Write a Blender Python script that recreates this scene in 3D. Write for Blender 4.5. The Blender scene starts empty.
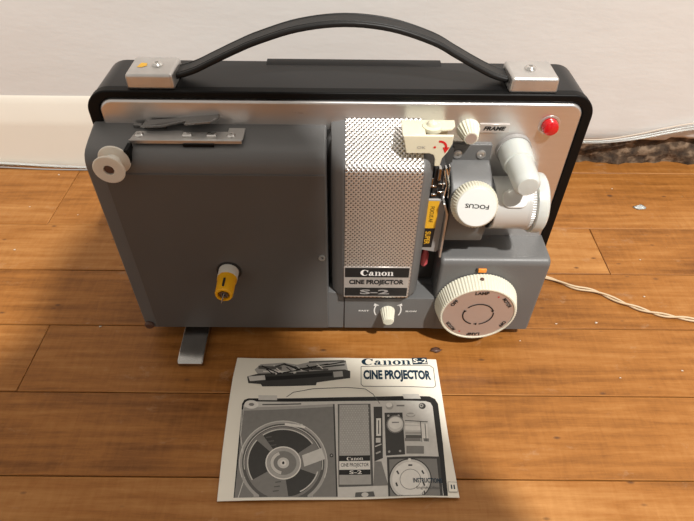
import bpy, bmesh, math, random
from math import sin, cos, pi, radians as R
from mathutils import Matrix, Vector, noise
random.seed(7)
scene = bpy.context.scene
COL = scene.collection

# ------------------------------------------------------------------ camera
H = 0.4
FPX = 551.0
PITCH = R(44.0); ROLL = R(0.465)
cam_d = bpy.data.cameras.new('camera'); cam = bpy.data.objects.new('camera', cam_d); COL.objects.link(cam)
cam_d.sensor_width = 36.0; cam_d.lens = FPX / 694 * 36.0; cam_d.clip_start = 0.01
cam.matrix_world = Matrix.Translation((0, 0, H)) @ Matrix.Rotation(pi/2 - PITCH, 4, 'X') @ Matrix.Rotation(ROLL, 4, 'Z')
scene.camera = cam
scene.view_settings.view_transform = 'Standard'; scene.view_settings.look = 'None'
scene.view_settings.gamma = 1; scene.view_settings.exposure = 0.0
scene.view_settings.use_curve_mapping = False

def floor_at(u, v, z=0.0):
    """where the sight line through a photo pixel meets the level z (used to survey the booklet print)"""
    a, b = u - 347, v - 260.5
    a, b = (a*cos(ROLL) + b*sin(ROLL))/FPX, (-a*sin(ROLL) + b*cos(ROLL))/FPX
    c, s = cos(PITCH), sin(PITCH)
    t = (z - H)/(-s - b*c)
    return (a*t, (c - b*s)*t)

# ------------------------------------------------------------------ materials
def mat(name, col, rough=0.5, metal=0.0, spec=0.5, bump=0.0, bscale=200.0, var=0.0, vscale=20.0, coat=0.0, trans=0.0, sss=0.0, alpha=1.0, ior=1.45, stretch=(1, 1, 1)):
    m = bpy.data.materials.new(name); m.use_nodes = True
    nt = m.node_tree; N = nt.nodes; L = nt.links
    b = N['Principled BSDF']
    b.inputs['Base Color'].default_value = (*col, 1); b.inputs['Roughness'].default_value = rough
    b.inputs['Metallic'].default_value = metal; b.inputs['Specular IOR Level'].default_value = spec
    b.inputs['Coat Weight'].default_value = coat; b.inputs['Coat Roughness'].default_value = 0.1
    b.inputs['Transmission Weight'].default_value = trans; b.inputs['IOR'].default_value = ior
    if sss:
        b.inputs['Subsurface Weight'].default_value = sss; b.inputs['Subsurface Radius'].default_value = (0.004, 0.0035, 0.003); b.inputs['Subsurface Scale'].default_value = 1.0
    tc = N.new('ShaderNodeTexCoord'); mp = N.new('ShaderNodeMapping'); mp.inputs['Scale'].default_value = stretch
    L.new(tc.outputs['Object'], mp.inputs['Vector'])
    if var:
        n = N.new('ShaderNodeTexNoise'); n.inputs['Scale'].default_value = vscale; n.inputs['Detail'].default_value = 5
        L.new(mp.outputs[0], n.inputs['Vector'])
        mx = N.new('ShaderNodeMix'); mx.data_type = 'RGBA'
        mx.inputs[6].default_value = (*[c*(1 - var) for c in col], 1); mx.inputs[7].default_value = (*[min(1, c*(1 + var)) for c in col], 1)
        L.new(n.outputs['Fac'], mx.inputs[0]); L.new(mx.outputs[2], b.inputs['Base Color'])
        rr = N.new('ShaderNodeMapRange'); rr.inputs['To Min'].default_value = max(0, rough - .06); rr.inputs['To Max'].default_value = min(1, rough + .06)
        L.new(n.outputs['Fac'], rr.inputs['Value']); L.new(rr.outputs[0], b.inputs['Roughness'])
    if bump:
        n2 = N.new('ShaderNodeTexNoise'); n2.inputs['Scale'].default_value = bscale; n2.inputs['Detail'].default_value = 3
        L.new(mp.outputs[0], n2.inputs['Vector'])
        bp = N.new('ShaderNodeBump'); bp.inputs['Strength'].default_value = bump; bp.inputs['Distance'].default_value = 0.0006
        L.new(n2.outputs['Fac'], bp.inputs['Height']); L.new(bp.outputs[0], b.inputs['Normal'])
    return m

M = {}
M['black'] = mat('black_lacquer', (.007, .007, .0075), .34, spec=.35, bump=.03, bscale=300, var=.3, vscale=40)
M['rubber'] = mat('black_rubber_rim', (.003, .003, .003), .5, spec=.2)
M['strap'] = mat('strap_vinyl', (.010, .010, .010), .45, spec=.35, bump=.25, bscale=500)
M['plate'] = mat('brushed_aluminium', (.66, .64, .625), .3, metal=.85, bump=.05, bscale=900, var=.05, vscale=30, stretch=(1, 1, 12))
M['grey'] = mat('grey_enamel', (.128, .128, .127), .42, spec=.5, bump=.15, bscale=900, var=.06, vscale=25)
M['grey_dark'] = mat('dark_grey_enamel', (.075, .078, .082), .45, bump=.12, bscale=900, var=.05)
M['panel'] = mat('taupe_grey_enamel', (.098, .092, .087), .42, spec=.5, bump=.15, bscale=900, var=.08, vscale=18)
M['chrome'] = mat('chrome', (.72, .71, .69), .16, metal=1, var=.08, vscale=60)
M['steel'] = mat('worn_steel', (.60, .585, .565), .36, metal=.85, var=.15, vscale=90, bump=.1, bscale=400)
M['steel_dark'] = mat('dark_blade_steel', (.25, .245, .24), .25, metal=.9, var=.25, vscale=80)
M['foot'] = mat('polished_foot', (.46, .45, .43), .25, metal=1, var=.2, vscale=70, bump=.05)
M['ivory'] = mat('ivory_plastic', (.68, .66, .54), .35, sss=.15, var=.03)
M['cream'] = mat('cream_plastic', (.68, .65, .50), .3, sss=.2, var=.03, vscale=60)
M['white'] = mat('white_plastic', (.66, .67, .65), .3, sss=.1)
M['barrel'] = mat('pale_lens_enamel', (.55, .55, .53), .3, metal=.15, var=.03)
M['translucent'] = mat('translucent_plastic', (.68, .71, .68), .28, sss=.5, trans=.25)
M['spool'] = mat('spool_nylon', (.72, .68, .60), .4, sss=.3, var=.03)
M['yellow'] = mat('yellow_plastic', (.80, .40, .01), .3, sss=.15)
M['orange'] = mat('orange_plastic', (.85, .28, .03), .35)
M['red'] = mat('red_plastic', (.62, .01, .015), .15, coat=.5, trans=.15)
M['redink'] = mat('red_ink', (.60, .02, .02), .5)
M['pinkred'] = mat('pink_red_plastic', (.70, .12, .13), .4)
M['blackink'] = mat('black_ink', (.012, .011, .011), .45)
M['brown'] = mat('brown_plastic', (.10, .05, .035), .45)
M['dialface'] = mat('dial_face_aluminium', (.60, .55, .53), .33, metal=.7, var=.04)
M['label_silver'] = mat('label_silver', (.62, .58, .55), .35, metal=.6)
M['whiteink'] = mat('white_ink', (.82, .82, .80), .5)
M['greyink'] = mat('grey_ink', (.30, .29, .28), .4)
M['tape_yellow'] = mat('label_yellow', (.75, .42, .03), .4)
M['smoke'] = mat('dark_mechanism', (.03, .03, .03), .3, metal=.3)
M['slot'] = mat('slot_grey', (.05, .047, .043), .5)
M['paper'] = mat('aged_paper', (.78, .735, .63), .42, var=.06, vscale=25, bump=.15, bscale=60)
for i, g in enumerate((.018, .05, .10, .20, .36, .56, .70)):
    M['p%d' % i] = mat('print_grey_%d' % i, (g, g*.96, g*.88), .45, spec=.25, var=.12, vscale=300)
M['pblue'] = mat('print_blue_black', (.006, .025, .045), .45, spec=.25)
M['cord'] = mat('beige_cord', (.55, .42, .27), .45, sss=.1, var=.06)
M['debris'] = mat('plaster_crumb', (.60, .53, .44), .8)
M['glassy'] = mat('clear_vinyl', (.80, .84, .83), .2, trans=.55, ior=1.3)
M['darkcable'] = mat('grey_cable', (.30, .30, .30), .5)
M['boardpaint'] = mat('cream_gloss_paint', (.72, .68, .60), .3, bump=.3, bscale=40, var=.03, vscale=8)

def wall_material():
    m = mat('wall_plaster', (.76, .745, .72), .55)
    nt = m.node_tree; N = nt.nodes; L = nt.links; b = N['Principled BSDF']
    tc = N.new('ShaderNodeTexCoord')
    n1 = N.new('ShaderNodeTexNoise'); n1.inputs['Scale'].default_value = 6; n1.inputs['Detail'].default_value = 6
    mp = N.new('ShaderNodeMapping'); mp.inputs['Scale'].default_value = (1, 1, 2.5)
    L.new(tc.outputs['Object'], mp.inputs[0]); L.new(mp.outputs[0], n1.inputs['Vector'])
    n2 = N.new('ShaderNodeTexNoise'); n2.inputs['Scale'].default_value = 90; n2.inputs['Detail'].default_value = 4
    L.new(mp.outputs[0], n2.inputs['Vector'])
    mx = N.new('ShaderNodeMix'); mx.data_type = 'RGBA'; mx.inputs[6].default_value = (.60, .585, .565, 1); mx.inputs[7].default_value = (.68, .675, .665, 1)
    L.new(n1.outputs['Fac'], mx.inputs[0]); L.new(mx.outputs[2], b.inputs['Base Color'])
    ad = N.new('ShaderNodeMath'); ad.operation = 'MULTIPLY_ADD'; ad.inputs[1].default_value = .12
    L.new(n2.outputs['Fac'], ad.inputs[0]); L.new(n1.outputs['Fac'], ad.inputs[2])
    bp = N.new('ShaderNodeBump'); bp.inputs['Strength'].default_value = .24; bp.inputs['Distance'].default_value = .006
    L.new(ad.outputs[0], bp.inputs['Height']); L.new(bp.outputs[0], b.inputs['Normal'])
    return m
M['wall'] = wall_material()

def rough_plaster():
    m = mat('crumbled_plaster', (.2, .15, .11), .9)
    nt = m.node_tree; N = nt.nodes; L = nt.links; b = N['Principled BSDF']
    tc = N.new('ShaderNodeTexCoord'); n1 = N.new('ShaderNodeTexNoise'); n1.inputs['Scale'].default_value = 75; n1.inputs['Detail'].default_value = 8
    L.new(tc.outputs['Object'], n1.inputs['Vector'])
    cr = N.new('ShaderNodeValToRGB'); e = cr.color_ramp.elements
    e[0].position = .35; e[0].color = (.035, .024, .017, 1); e[1].position = .62; e[1].color = (.23, .165, .11, 1)
    k = e.new(.5); k.color = (.09, .06, .038, 1)
    L.new(n1.outputs['Fac'], cr.inputs[0]); L.new(cr.outputs[0], b.inputs['Base Color'])
    bp = N.new('ShaderNodeBump'); bp.inputs['Strength'].default_value = .8; bp.inputs['Distance'].default_value = .006
    L.new(n1.outputs['Fac'], bp.inputs['Height']); L.new(bp.outputs[0], b.inputs['Normal'])
    return m
M['rough'] = rough_plaster()

def wood_material():
    m = bpy.data.materials.new('pine_floorboards'); m.use_nodes = True
    nt = m.node_tree; N = nt.nodes; L = nt.links; b = N['Principled BSDF']
    geo = N.new('ShaderNodeNewGeometry'); tc = N.new('ShaderNodeTexCoord')
    off = N.new('ShaderNodeCombineXYZ')
    mul = N.new('ShaderNodeMath'); mul.operation = 'MULTIPLY'; mul.inputs[1].default_value = 7.3
    L.new(geo.outputs['Random Per Island'], mul.inputs[0]); L.new(mul.outputs[0], off.inputs[0]); L.new(mul.outputs[0], off.inputs[2])
    add = N.new('ShaderNodeVectorMath'); add.operation = 'ADD'; L.new(tc.outputs['Object'], add.inputs[0]); L.new(off.outputs[0], add.inputs[1])
    def noise_(scale, st, det=6, rough=.6, dist=0.0):
        mp = N.new('ShaderNodeMapping'); mp.inputs['Scale'].default_value = st; L.new(add.outputs[0], mp.inputs[0])
        n = N.new('ShaderNodeTexNoise'); n.inputs['Scale'].default_value = scale; n.inputs['Detail'].default_value = det
        n.inputs['Roughness'].default_value = rough; n.inputs['Distortion'].default_value = dist
        L.new(mp.outputs[0], n.inputs['Vector']); return n
    grain = noise_(95, (.10, 1, 1), 9, .75, .5)      # long fibres
    blotch = noise_(7, (.55, 1.6, 1), 6, .6, .8)
    fine = noise_(330, (.05, 1, 1), 6, .8)
    saw = noise_(240, (1, .16, 1), 3, .6, .6)              # cross-cut saw marks
    wv = N.new('ShaderNodeTexWave'); wv.bands_direction = 'Y'; wv.inputs['Scale'].default_value = 26; wv.inputs['Distortion'].default_value = 12; wv.inputs['Detail'].default_value = 4; wv.inputs['Detail Scale'].default_value = .6
    mpw = N.new('ShaderNodeMapping'); mpw.inputs['Scale'].default_value = (.14, 1, 1); L.new(add.outputs[0], mpw.inputs[0]); L.new(mpw.outputs[0], wv.inputs['Vector'])
    cr = N.new('ShaderNodeValToRGB'); e = cr.color_ramp.elements
    e[0].position = .28; e[0].color = (.125, .042, .007, 1); e[1].position = .74; e[1].color = (.46, .222, .070, 1)
    k = e.new(.5); k.color = (.305, .120, .026, 1)
    s1 = N.new('ShaderNodeMath'); s1.operation = 'MULTIPLY_ADD'; s1.inputs[1].default_value = .46; L.new(grain.outputs['Fac'], s1.inputs[0])
    s2 = N.new('ShaderNodeMath'); s2.operation = 'MULTIPLY_ADD'; s2.inputs[1].default_value = .60; s2.inputs[2].default_value = -.08; L.new(blotch.outputs['Fac'], s2.inputs[0])
    L.new(s2.outputs[0], s1.inputs[2])
    s3 = N.new('ShaderNodeMath'); s3.operation = 'MULTIPLY_ADD'; s3.inputs[1].default_value = .05; L.new(wv.outputs['Fac'], s3.inputs[0]); L.new(s1.outputs[0], s3.inputs[2])
    s4 = N.new('ShaderNodeMath'); s4.operation = 'MULTIPLY_ADD'; s4.inputs[1].default_value = .16; L.new(geo.outputs['Random Per Island'], s4.inputs[0]); L.new(s3.outputs[0], s4.inputs[2])
    s5 = N.new('ShaderNodeMath'); s5.operation = 'MULTIPLY_ADD'; s5.inputs[1].default_value = .14; L.new(saw.outputs['Fac'], s5.inputs[0]); L.new(s4.outputs[0], s5.inputs[2])
    s6 = N.new('ShaderNodeMath'); s6.operation = 'SUBTRACT'; s6.inputs[1].default_value = .18; L.new(s5.outputs[0], s6.inputs[0])
    s7 = N.new('ShaderNodeMath'); s7.operation = 'MULTIPLY_ADD'; s7.inputs[1].default_value = .30; L.new(fine.outputs['Fac'], s7.inputs[0])
    s8 = N.new('ShaderNodeMath'); s8.operation = 'SUBTRACT'; s8.inputs[1].default_value = .08; L.new(s6.outputs[0], s8.inputs[0]); L.new(s8.outputs[0], s7.inputs[2])
    L.new(s7.outputs[0], cr.inputs[0])
    # small knots and specks
    vo = N.new('ShaderNodeTexVoronoi'); vo.inputs['Scale'].default_value = 16; mpv = N.new('ShaderNodeMapping'); mpv.inputs['Scale'].default_value = (1, 1.5, 0)
    L.new(tc.outputs['Object'], mpv.inputs[0]); L.new(mpv.outputs[0], vo.inputs['Vector'])
    rmp = N.new('ShaderNodeMapRange'); rmp.inputs['From Min'].default_value = .035; rmp.inputs['From Max'].default_value = .075; rmp.inputs['To Min'].default_value = 0; rmp.inputs['To Max'].default_value = 1
    L.new(vo.outputs['Distance'], rmp.inputs['Value'])
    sep = N.new('ShaderNodeSeparateColor'); L.new(vo.outputs['Color'], sep.inputs[0])
    gt = N.new('ShaderNodeMath'); gt.operation = 'GREATER_THAN'; gt.inputs[1].default_value = .3; L.new(sep.outputs[0], gt.inputs[0])
    mxk = N.new('ShaderNodeMath'); mxk.operation = 'MAXIMUM'; L.new(rmp.outputs[0], mxk.inputs[0]); L.new(gt.outputs[0], mxk.inputs[1])
    mk = N.new('ShaderNodeMix'); mk.data_type = 'RGBA'; mk.inputs[6].default_value = (.10, .045, .02, 1); L.new(mxk.outputs[0], mk.inputs[0]); L.new(cr.outputs[0], mk.inputs[7])
    vo2 = N.new('ShaderNodeTexVoronoi'); vo2.inputs['Scale'].default_value = 95; mpv2 = N.new('ShaderNodeMapping'); mpv2.inputs['Scale'].default_value = (.45, 1, 0)
    L.new(tc.outputs['Object'], mpv2.inputs[0]); L.new(mpv2.outputs[0], vo2.inputs['Vector'])
    r3 = N.new('ShaderNodeMapRange'); r3.inputs['From Min'].default_value = .05; r3.inputs['From Max'].default_value = .16; L.new(vo2.outputs['Distance'], r3.inputs['Value'])
    sp2 = N.new('ShaderNodeSeparateColor'); L.new(vo2.outputs['Color'], sp2.inputs[0])
    g2 = N.new('ShaderNodeMath'); g2.operation = 'GREATER_THAN'; g2.inputs[1].default_value = .22; L.new(sp2.outputs[0], g2.inputs[0])
    m2 = N.new('ShaderNodeMath'); m2.operation = 'MAXIMUM'; L.new(r3.outputs[0], m2.inputs[0]); L.new(g2.outputs[0], m2.inputs[1])
    mk2 = N.new('ShaderNodeMix'); mk2.data_type = 'RGBA'; mk2.inputs[6].default_value = (.12, .05, .018, 1); L.new(m2.outputs[0], mk2.inputs[0]); L.new(mk.outputs[2], mk2.inputs[7])
    mk = mk2
    # dusty pale scuffs
    sc = noise_(26, (1, 1.6, 1), 8, .75, .3)
    rm2 = N.new('ShaderNodeMapRange'); rm2.inputs['From Min'].default_value = .60; rm2.inputs['From Max'].default_value = .78; rm2.inputs['To Max'].default_value = .4
    L.new(sc.outputs['Fac'], rm2.inputs['Value'])
    ms = N.new('ShaderNodeMix'); ms.data_type = 'RGBA'; ms.inputs[7].default_value = (.50, .36, .24, 1); L.new(rm2.outputs[0], ms.inputs[0]); L.new(mk.outputs[2], ms.inputs[6])
    L.new(ms.outputs[2], b.inputs['Base Color'])
    rr = N.new('ShaderNodeMapRange'); rr.inputs['To Min'].default_value = .30; rr.inputs['To Max'].default_value = .52; L.new(blotch.outputs['Fac'], rr.inputs['Value']); L.new(rr.outputs[0], b.inputs['Roughness'])
    b.inputs['Specular IOR Level'].default_value = .22
    h = N.new('ShaderNodeMath'); h.operation = 'ADD'; L.new(fine.outputs['Fac'], h.inputs[0]); L.new(saw.outputs['Fac'], h.inputs[1])
    bp = N.new('ShaderNodeBump'); bp.inputs['Strength'].default_value = .25; bp.inputs['Distance'].default_value = .0008
    L.new(h.outputs[0], bp.inputs['Height']); L.new(bp.outputs[0], b.inputs['Normal'])
    return m
M['wood'] = wood_material()

def grille_material():
    m = bpy.data.materials.new('perforated_aluminium'); m.use_nodes = True
    nt = m.node_tree; N = nt.nodes; L = nt.links; b = N['Principled BSDF']
    b.inputs['Metallic'].default_value = .88; b.inputs['Roughness'].default_value = .30
    uv = N.new('ShaderNodeTexCoord')
    pitch = .0033
    def lattice(ox, oy):
        mp = N.new('ShaderNodeMapping'); mp.inputs['Scale'].default_value = (1/pitch, 1/(pitch*1.15), 1); mp.inputs['Location'].default_value = (ox, oy, 0)
        L.new(uv.outputs['UV'], mp.inputs[0])
        fr = N.new('ShaderNodeVectorMath'); fr.operation = 'FRACTION'; L.new(mp.outputs[0], fr.inputs[0])
        sb = N.new('ShaderNodeVectorMath'); sb.operation = 'SUBTRACT'; sb.inputs[1].default_value = (.5, .5, 0); L.new(fr.outputs[0], sb.inputs[0])
        sc = N.new('ShaderNodeVectorMath'); sc.operation = 'MULTIPLY'; sc.inputs[1].default_value = (1, 1.15, 0); L.new(sb.outputs[0], sc.inputs[0])
        ln = N.new('ShaderNodeVectorMath'); ln.operation = 'LENGTH'; L.new(sc.outputs[0], ln.inputs[0]); return ln.outputs['Value']
    a, c = lattice(0, 0), lattice(.5, .5)
    mn = N.new('ShaderNodeMath'); mn.operation = 'MINIMUM'; L.new(a, mn.inputs[0]); L.new(c, mn.inputs[1])
    rg = N.new('ShaderNodeMapRange'); rg.interpolation_type = 'SMOOTHSTEP'; rg.inputs['From Min'].default_value = .13; rg.inputs['From Max'].default_value = .22
    L.new(mn.outputs[0], rg.inputs['Value'])
    mx = N.new('ShaderNodeMix'); mx.data_type = 'RGBA'; mx.inputs[6].default_value = (.05, .045, .04, 1); mx.inputs[7].default_value = (.74, .71, .68, 1)
    L.new(rg.outputs[0], mx.inputs[0]); L.new(mx.outputs[2], b.inputs['Base Color'])
    h = N.new('ShaderNodeMapRange'); h.interpolation_type = 'SMOOTHSTEP'; h.inputs['From Min'].default_value = .1; h.inputs['From Max'].default_value = .45
    L.new(mn.outputs[0], h.inputs['Value'])
    bp = N.new('ShaderNodeBump'); bp.inputs['Strength'].default_value = .55; bp.inputs['Distance'].default_value = .0006
    L.new(h.outputs[0], bp.inputs['Height']); L.new(bp.outputs[0], b.inputs['Normal'])
    return m
M['grille'] = grille_material()

# ------------------------------------------------------------------ mesh helpers
def T(x=0, y=0, z=0): return Matrix.Translation((x, y, z))
def face_front(x, y, z):          # local z axis -> towards the viewer (-y), local y -> up
    return Matrix(((1, 0, 0, x), (0, 0, -1, y), (0, 1, 0, z), (0, 0, 0, 1)))
def box(bm, x0, x1, y0, y1, z0, z1, bev=0.0, seg=2, mi=0):
    vs = [bm.verts.new(p) for p in ((x0, y0, z0), (x1, y0, z0), (x1, y1, z0), (x0, y1, z0), (x0, y0, z1), (x1, y0, z1), (x1, y1, z1), (x0, y1, z1))]
    fs = [bm.faces.new([vs[i] for i in f]) for f in ((3, 2, 1, 0), (4, 5, 6, 7), (0, 1, 5, 4), (1, 2, 6, 5), (2, 3, 7, 6), (3, 0, 4, 7))]
    for f in fs: f.material_index = mi
    if bev:
        es = list({e for f in fs for e in f.edges})
        bmesh.ops.bevel(bm, geom=es, offset=bev, segments=seg, profile=.5, affect='EDGES')
    return vs
def prism(bm, pts, axis, a0, a1, bev=0.0, seg=2, mi=0, M4=None):
    """closed outline (2D) pushed along an axis; outline axes: x->(y,z), y->(x,z), z->(x,y)"""
    def P(p, a):
        q = {'x': (a, p[0], p[1]), 'y': (p[0], a, p[1]), 'z': (p[0], p[1], a)}[axis]
        return M4 @ Vector(q) if M4 else q
    A = [bm.verts.new(P(p, a0)) for p in pts]; B = [bm.verts.new(P(p, a1)) for p in pts]
    n = len(pts); fs = [bm.faces.new(A), bm.faces.new(B[::-1])]
    for i in range(n): fs.append(bm.faces.new((A[(i+1) % n], A[i], B[i], B[(i+1) % n])))
    for f in fs: f.material_index = mi
    bmesh.ops.recalc_face_normals(bm, faces=fs)
    if bev:
        es = list({e for f in fs[:2] for e in f.edges})
        bmesh.ops.bevel(bm, geom=es, offset=bev, segments=seg, profile=.5, affect='EDGES')
def rrect(x0, x1, y0, y1, r, n=6, corners=(1, 1, 1, 1)):
    out = []
    for (cx, cy, a0, on) in ((x1-r, y1-r, 0, corners[0]), (x0+r, y1-r, 90, corners[1]), (x0+r, y0+r, 180, corners[2]), (x1-r, y0+r, 270, corners[3])):
        if not on:
            out.append((cx + (r if a0 in (0, 270) else -r), cy + (r if a0 in (0, 90) else -r))); continue
        for k in range(n+1):
            a = R(a0 + 90*k/n); out.append((cx + r*cos(a), cy + r*sin(a)))
    return out
def lathe(bm, prof, M4, n=48, flute=0.0, teeth=0, mi=0, rng=None):
    """profile [(radius, height)], turned about local z; flute: depth of grooves on profile rows listed in rng"""
    rings = []
    for j, (r, h) in enumerate(prof):
        ring = []
        for k in range(n):
            rr = r
            if teeth and (rng is None or j in rng): rr = r - flute*(0.5 + 0.5*cos(2*pi*k*teeth/n))
            ring.append(bm.verts.new(M4 @ Vector((rr*cos(2*pi*k/n), rr*sin(2*pi*k/n), h))))
        rings.append(ring)
    fs = []
    for a, b in zip(rings, rings[1:]):
        for k in range(n): fs.append(bm.faces.new((a[k], a[(k+1) % n], b[(k+1) % n], b[k])))
    if prof[0][0] > 1e-6: fs.append(bm.faces.new(rings[0][::-1]))
    if prof[-1][0] > 1e-6: fs.append(bm.faces.new(rings[-1]))
    for f in fs: f.material_index = mi
    bmesh.ops.recalc_face_normals(bm, faces=fs)
def smooth_path(pts, k=8):
    P = [Vector(p) for p in pts]; out = []
    for i in range(len(P)-1):
        p0 = P[max(i-1, 0)]; p1 = P[i]; p2 = P[i+1]; p3 = P[min(i+2, len(P)-1)]
        for j in range(k):
            t = j/k
            out.append(.5*((2*p1) + (p2-p0)*t + (2*p0-5*p1+4*p2-p3)*t*t + (-p0+3*p1-3*p2+p3)*t**3))
    out.append(P[-1]); return out
def tube(bm, path, r, n=8, mi=0, sec=None, up=Vector((0, 0, 1))):
    """round tube, or a strip when sec is a 2D section (side, up)"""
    path = [Vector(p) for p in path]; rings = []
    S = sec or [(r*cos(2*pi*k/n), r*sin(2*pi*k/n)) for k in range(n)]
    for i, p in enumerate(path):
        t = (path[min(i+1, len(path)-1)] - path[max(i-1, 0)]).normalized()
        s = t.cross(up).normalized() if abs(t.dot(up)) < .99 else Vector((1, 0, 0)); u = s.cross(t).normalized()
        rings.append([bm.verts.new(p + s*a + u*b) for a, b in S])
    fs = []; m = len(S)
    for a, b in zip(rings, rings[1:]):
        for k in range(m): fs.append(bm.faces.new((a[k], a[(k+1) % m], b[(k+1) % m], b[k])))
    fs += [bm.faces.new(rings[0][::-1]), bm.faces.new(rings[-1])]
    for f in fs: f.material_index = mi
    bmesh.ops.recalc_face_normals(bm, faces=fs)
def flat(bm, pts, M4, mi=0, h=0.0):
    vs = [bm.verts.new(M4 @ Vector((p[0], p[1], h))) for p in pts]
    f = bm.faces.new(vs); f.material_index = mi
    return f
def arc(cx, cy, r, a0, a1, n=24): return [(cx + r*cos(R(a0 + (a1-a0)*k/n)), cy + r*sin(R(a0 + (a1-a0)*k/n))) for k in range(n+1)]
def arc_band(cx, cy, r, w, a0, a1, n=24): return arc(cx, cy, r + w/2, a0, a1, n) + arc(cx, cy, r - w/2, a1, a0, n)

def obj(name, bm, mats, parent=None, label=None, angle=38, wn=True):
    me = bpy.data.meshes.new(name)
    c = R(angle)
    for f in bm.faces: f.smooth = True
    for e in bm.edges:
        e.smooth = not (len(e.link_faces) != 2 or e.calc_face_angle(0) > c)
    bm.to_mesh(me); bm.free()
    for m in (mats if isinstance(mats, (list, tuple)) else [mats]): me.materials.append(M[m])
    o = bpy.data.objects.new(name, me); COL.objects.link(o)
    if parent: o.parent = parent
    if label: o['label'] = label
    if wn and len(me.polygons) < 20000:
        w = o.modifiers.new('normals', 'WEIGHTED_NORMAL'); w.keep_sharp = True
    return o
def NB(): return bmesh.new()
def tag(o, label, cat, group=None, kind=None):
    if label: o['label'] = label
    if cat: o['category'] = cat
    if group: o['group'] = group
    if kind: o['kind'] = kind
    return o
def empty(name, loc=(0, 0, 0), rot=(0, 0, 0), parent=None):
    o = bpy.data.objects.new(name, None); COL.objects.link(o); o.location = loc; o.rotation_euler = rot; o.empty_display_size = .02
    if parent: o.parent = parent
    return o

# text -> flat faces in a bmesh, scaled to a given width/height, drawn in the local xy plane of M4
_cache = {}
def text_into(bm, s, width, height, M4, mi=0, bold=0.0, shear=0.0, ref='H'):
    key = (s, bold, shear)
    if key not in _cache:
        cu = bpy.data.curves.new('t', 'FONT'); cu.body = s; cu.offset = bold; cu.shear = shear; cu.resolution_u = 3
        cu.align_x = 'CENTER'; cu.align_y = 'CENTER'
        to = bpy.data.objects.new('t', cu); COL.objects.link(to)
        bpy.context.view_layer.update()
        dg = bpy.context.evaluated_depsgraph_get()
        me = bpy.data.meshes.new_from_object(to.evaluated_get(dg))
        V = [tuple(v.co) for v in me.vertices]; Fs = [tuple(p.vertices) for p in me.polygons]
        bpy.data.objects.remove(to); bpy.data.curves.remove(cu); bpy.data.meshes.remove(me)
        _cache[key] = (V, Fs)
    V, Fs = _cache[key]
    x0 = min(v[0] for v in V); x1 = max(v[0] for v in V); y0 = min(v[1] for v in V); y1 = max(v[1] for v in V)
    vs = [bm.verts.new(M4 @ Vector((((v[0]-x0)/(x1-x0) - .5)*width, ((v[1]-y0)/(y1-y0) - .5)*height, 0))) for v in V]
    for f in Fs:
        try: bm.faces.new([vs[i] for i in f]).material_index = mi
        except ValueError: pass

def canon_polys():
    """bold high-contrast roman capital C, a, n, o, n in a 5.1 x 1 box (x to the right, y up)"""
    out = []
    def ring(cx, cy, rx, ry, ix, iy, dx=0, a0=0, a1=360, n=22):
        for k in range(n):
            t0 = R(a0 + (a1-a0)*k/n); t1 = R(a0 + (a1-a0)*(k+1)/n)
            out.append([(cx+rx*cos(t0), cy+ry*sin(t0)), (cx+rx*cos(t1), cy+ry*sin(t1)), (cx+dx+ix*cos(t1), cy+iy*sin(t1)), (cx+dx+ix*cos(t0), cy+iy*sin(t0))])
    ring(.62, .5, .62, .5, .32, .42, .10, 38, 318)
    out.append([(1.02, .62), (1.16, .62), (1.16, .98), (1.02, .86)])           # barb
    def n_(x):
        out.append([(x, 0), (x+.42, 0), (x+.42, .08), (x, .08)]); out.append([(x+.09, .05), (x+.33, .05), (x+.33, .66), (x+.09, .66)])
        out.append([(x, .60), (x+.33, .60), (x+.33, .68), (x, .68)])
        out.append([(x+.60, .05), (x+.84, .05), (x+.84, .46), (x+.60, .46)]); out.append([(x+.52, 0), (x+.93, 0), (x+.93, .08), (x+.52, .08)])
        pts = arc(x+.60, .44, .245, 0, 150, 12); ins = [(x+.50+.11*cos(R(a)), .44+.17*sin(R(a))) for a in range(150, -1, -15)]
        out.append(pts + ins)
    # a
    x = 1.28
    out.append([(x+.42, .05), (x+.66, .05), (x+.66, .48), (x+.42, .48)]); out.append([(x+.60, 0), (x+.84, 0), (x+.84, .08), (x+.60, .08)])
    ring(x+.40, .46, .26, .23, .05, .15, .04, 0, 175, 14)
    out.append([(x+.12, .42), (x+.30, .42), (x+.30, .56), (x+.12, .56)])
    ring(x+.26, .19, .26, .20, .07, .13, .05, 0, 360, 18)
    n_(2.20)
    ring(3.62, .34, .42, .35, .15, .28)
    n_(4.12)
    return out
CANON = canon_polys()
def canon_into(bm, width, height, M4, mi=0):
    for P in CANON:
        q = [((x/5.05 - .5)*width, (y - .5)*height) for x, y in P]
        ar = sum(q[i][0]*q[(i+1) % len(q)][1] - q[(i+1) % len(q)][0]*q[i][1] for i in range(len(q)))
        if ar < 0: q = q[::-1]
        try: flat(bm, q, M4, mi)
        except ValueError: pass

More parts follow.
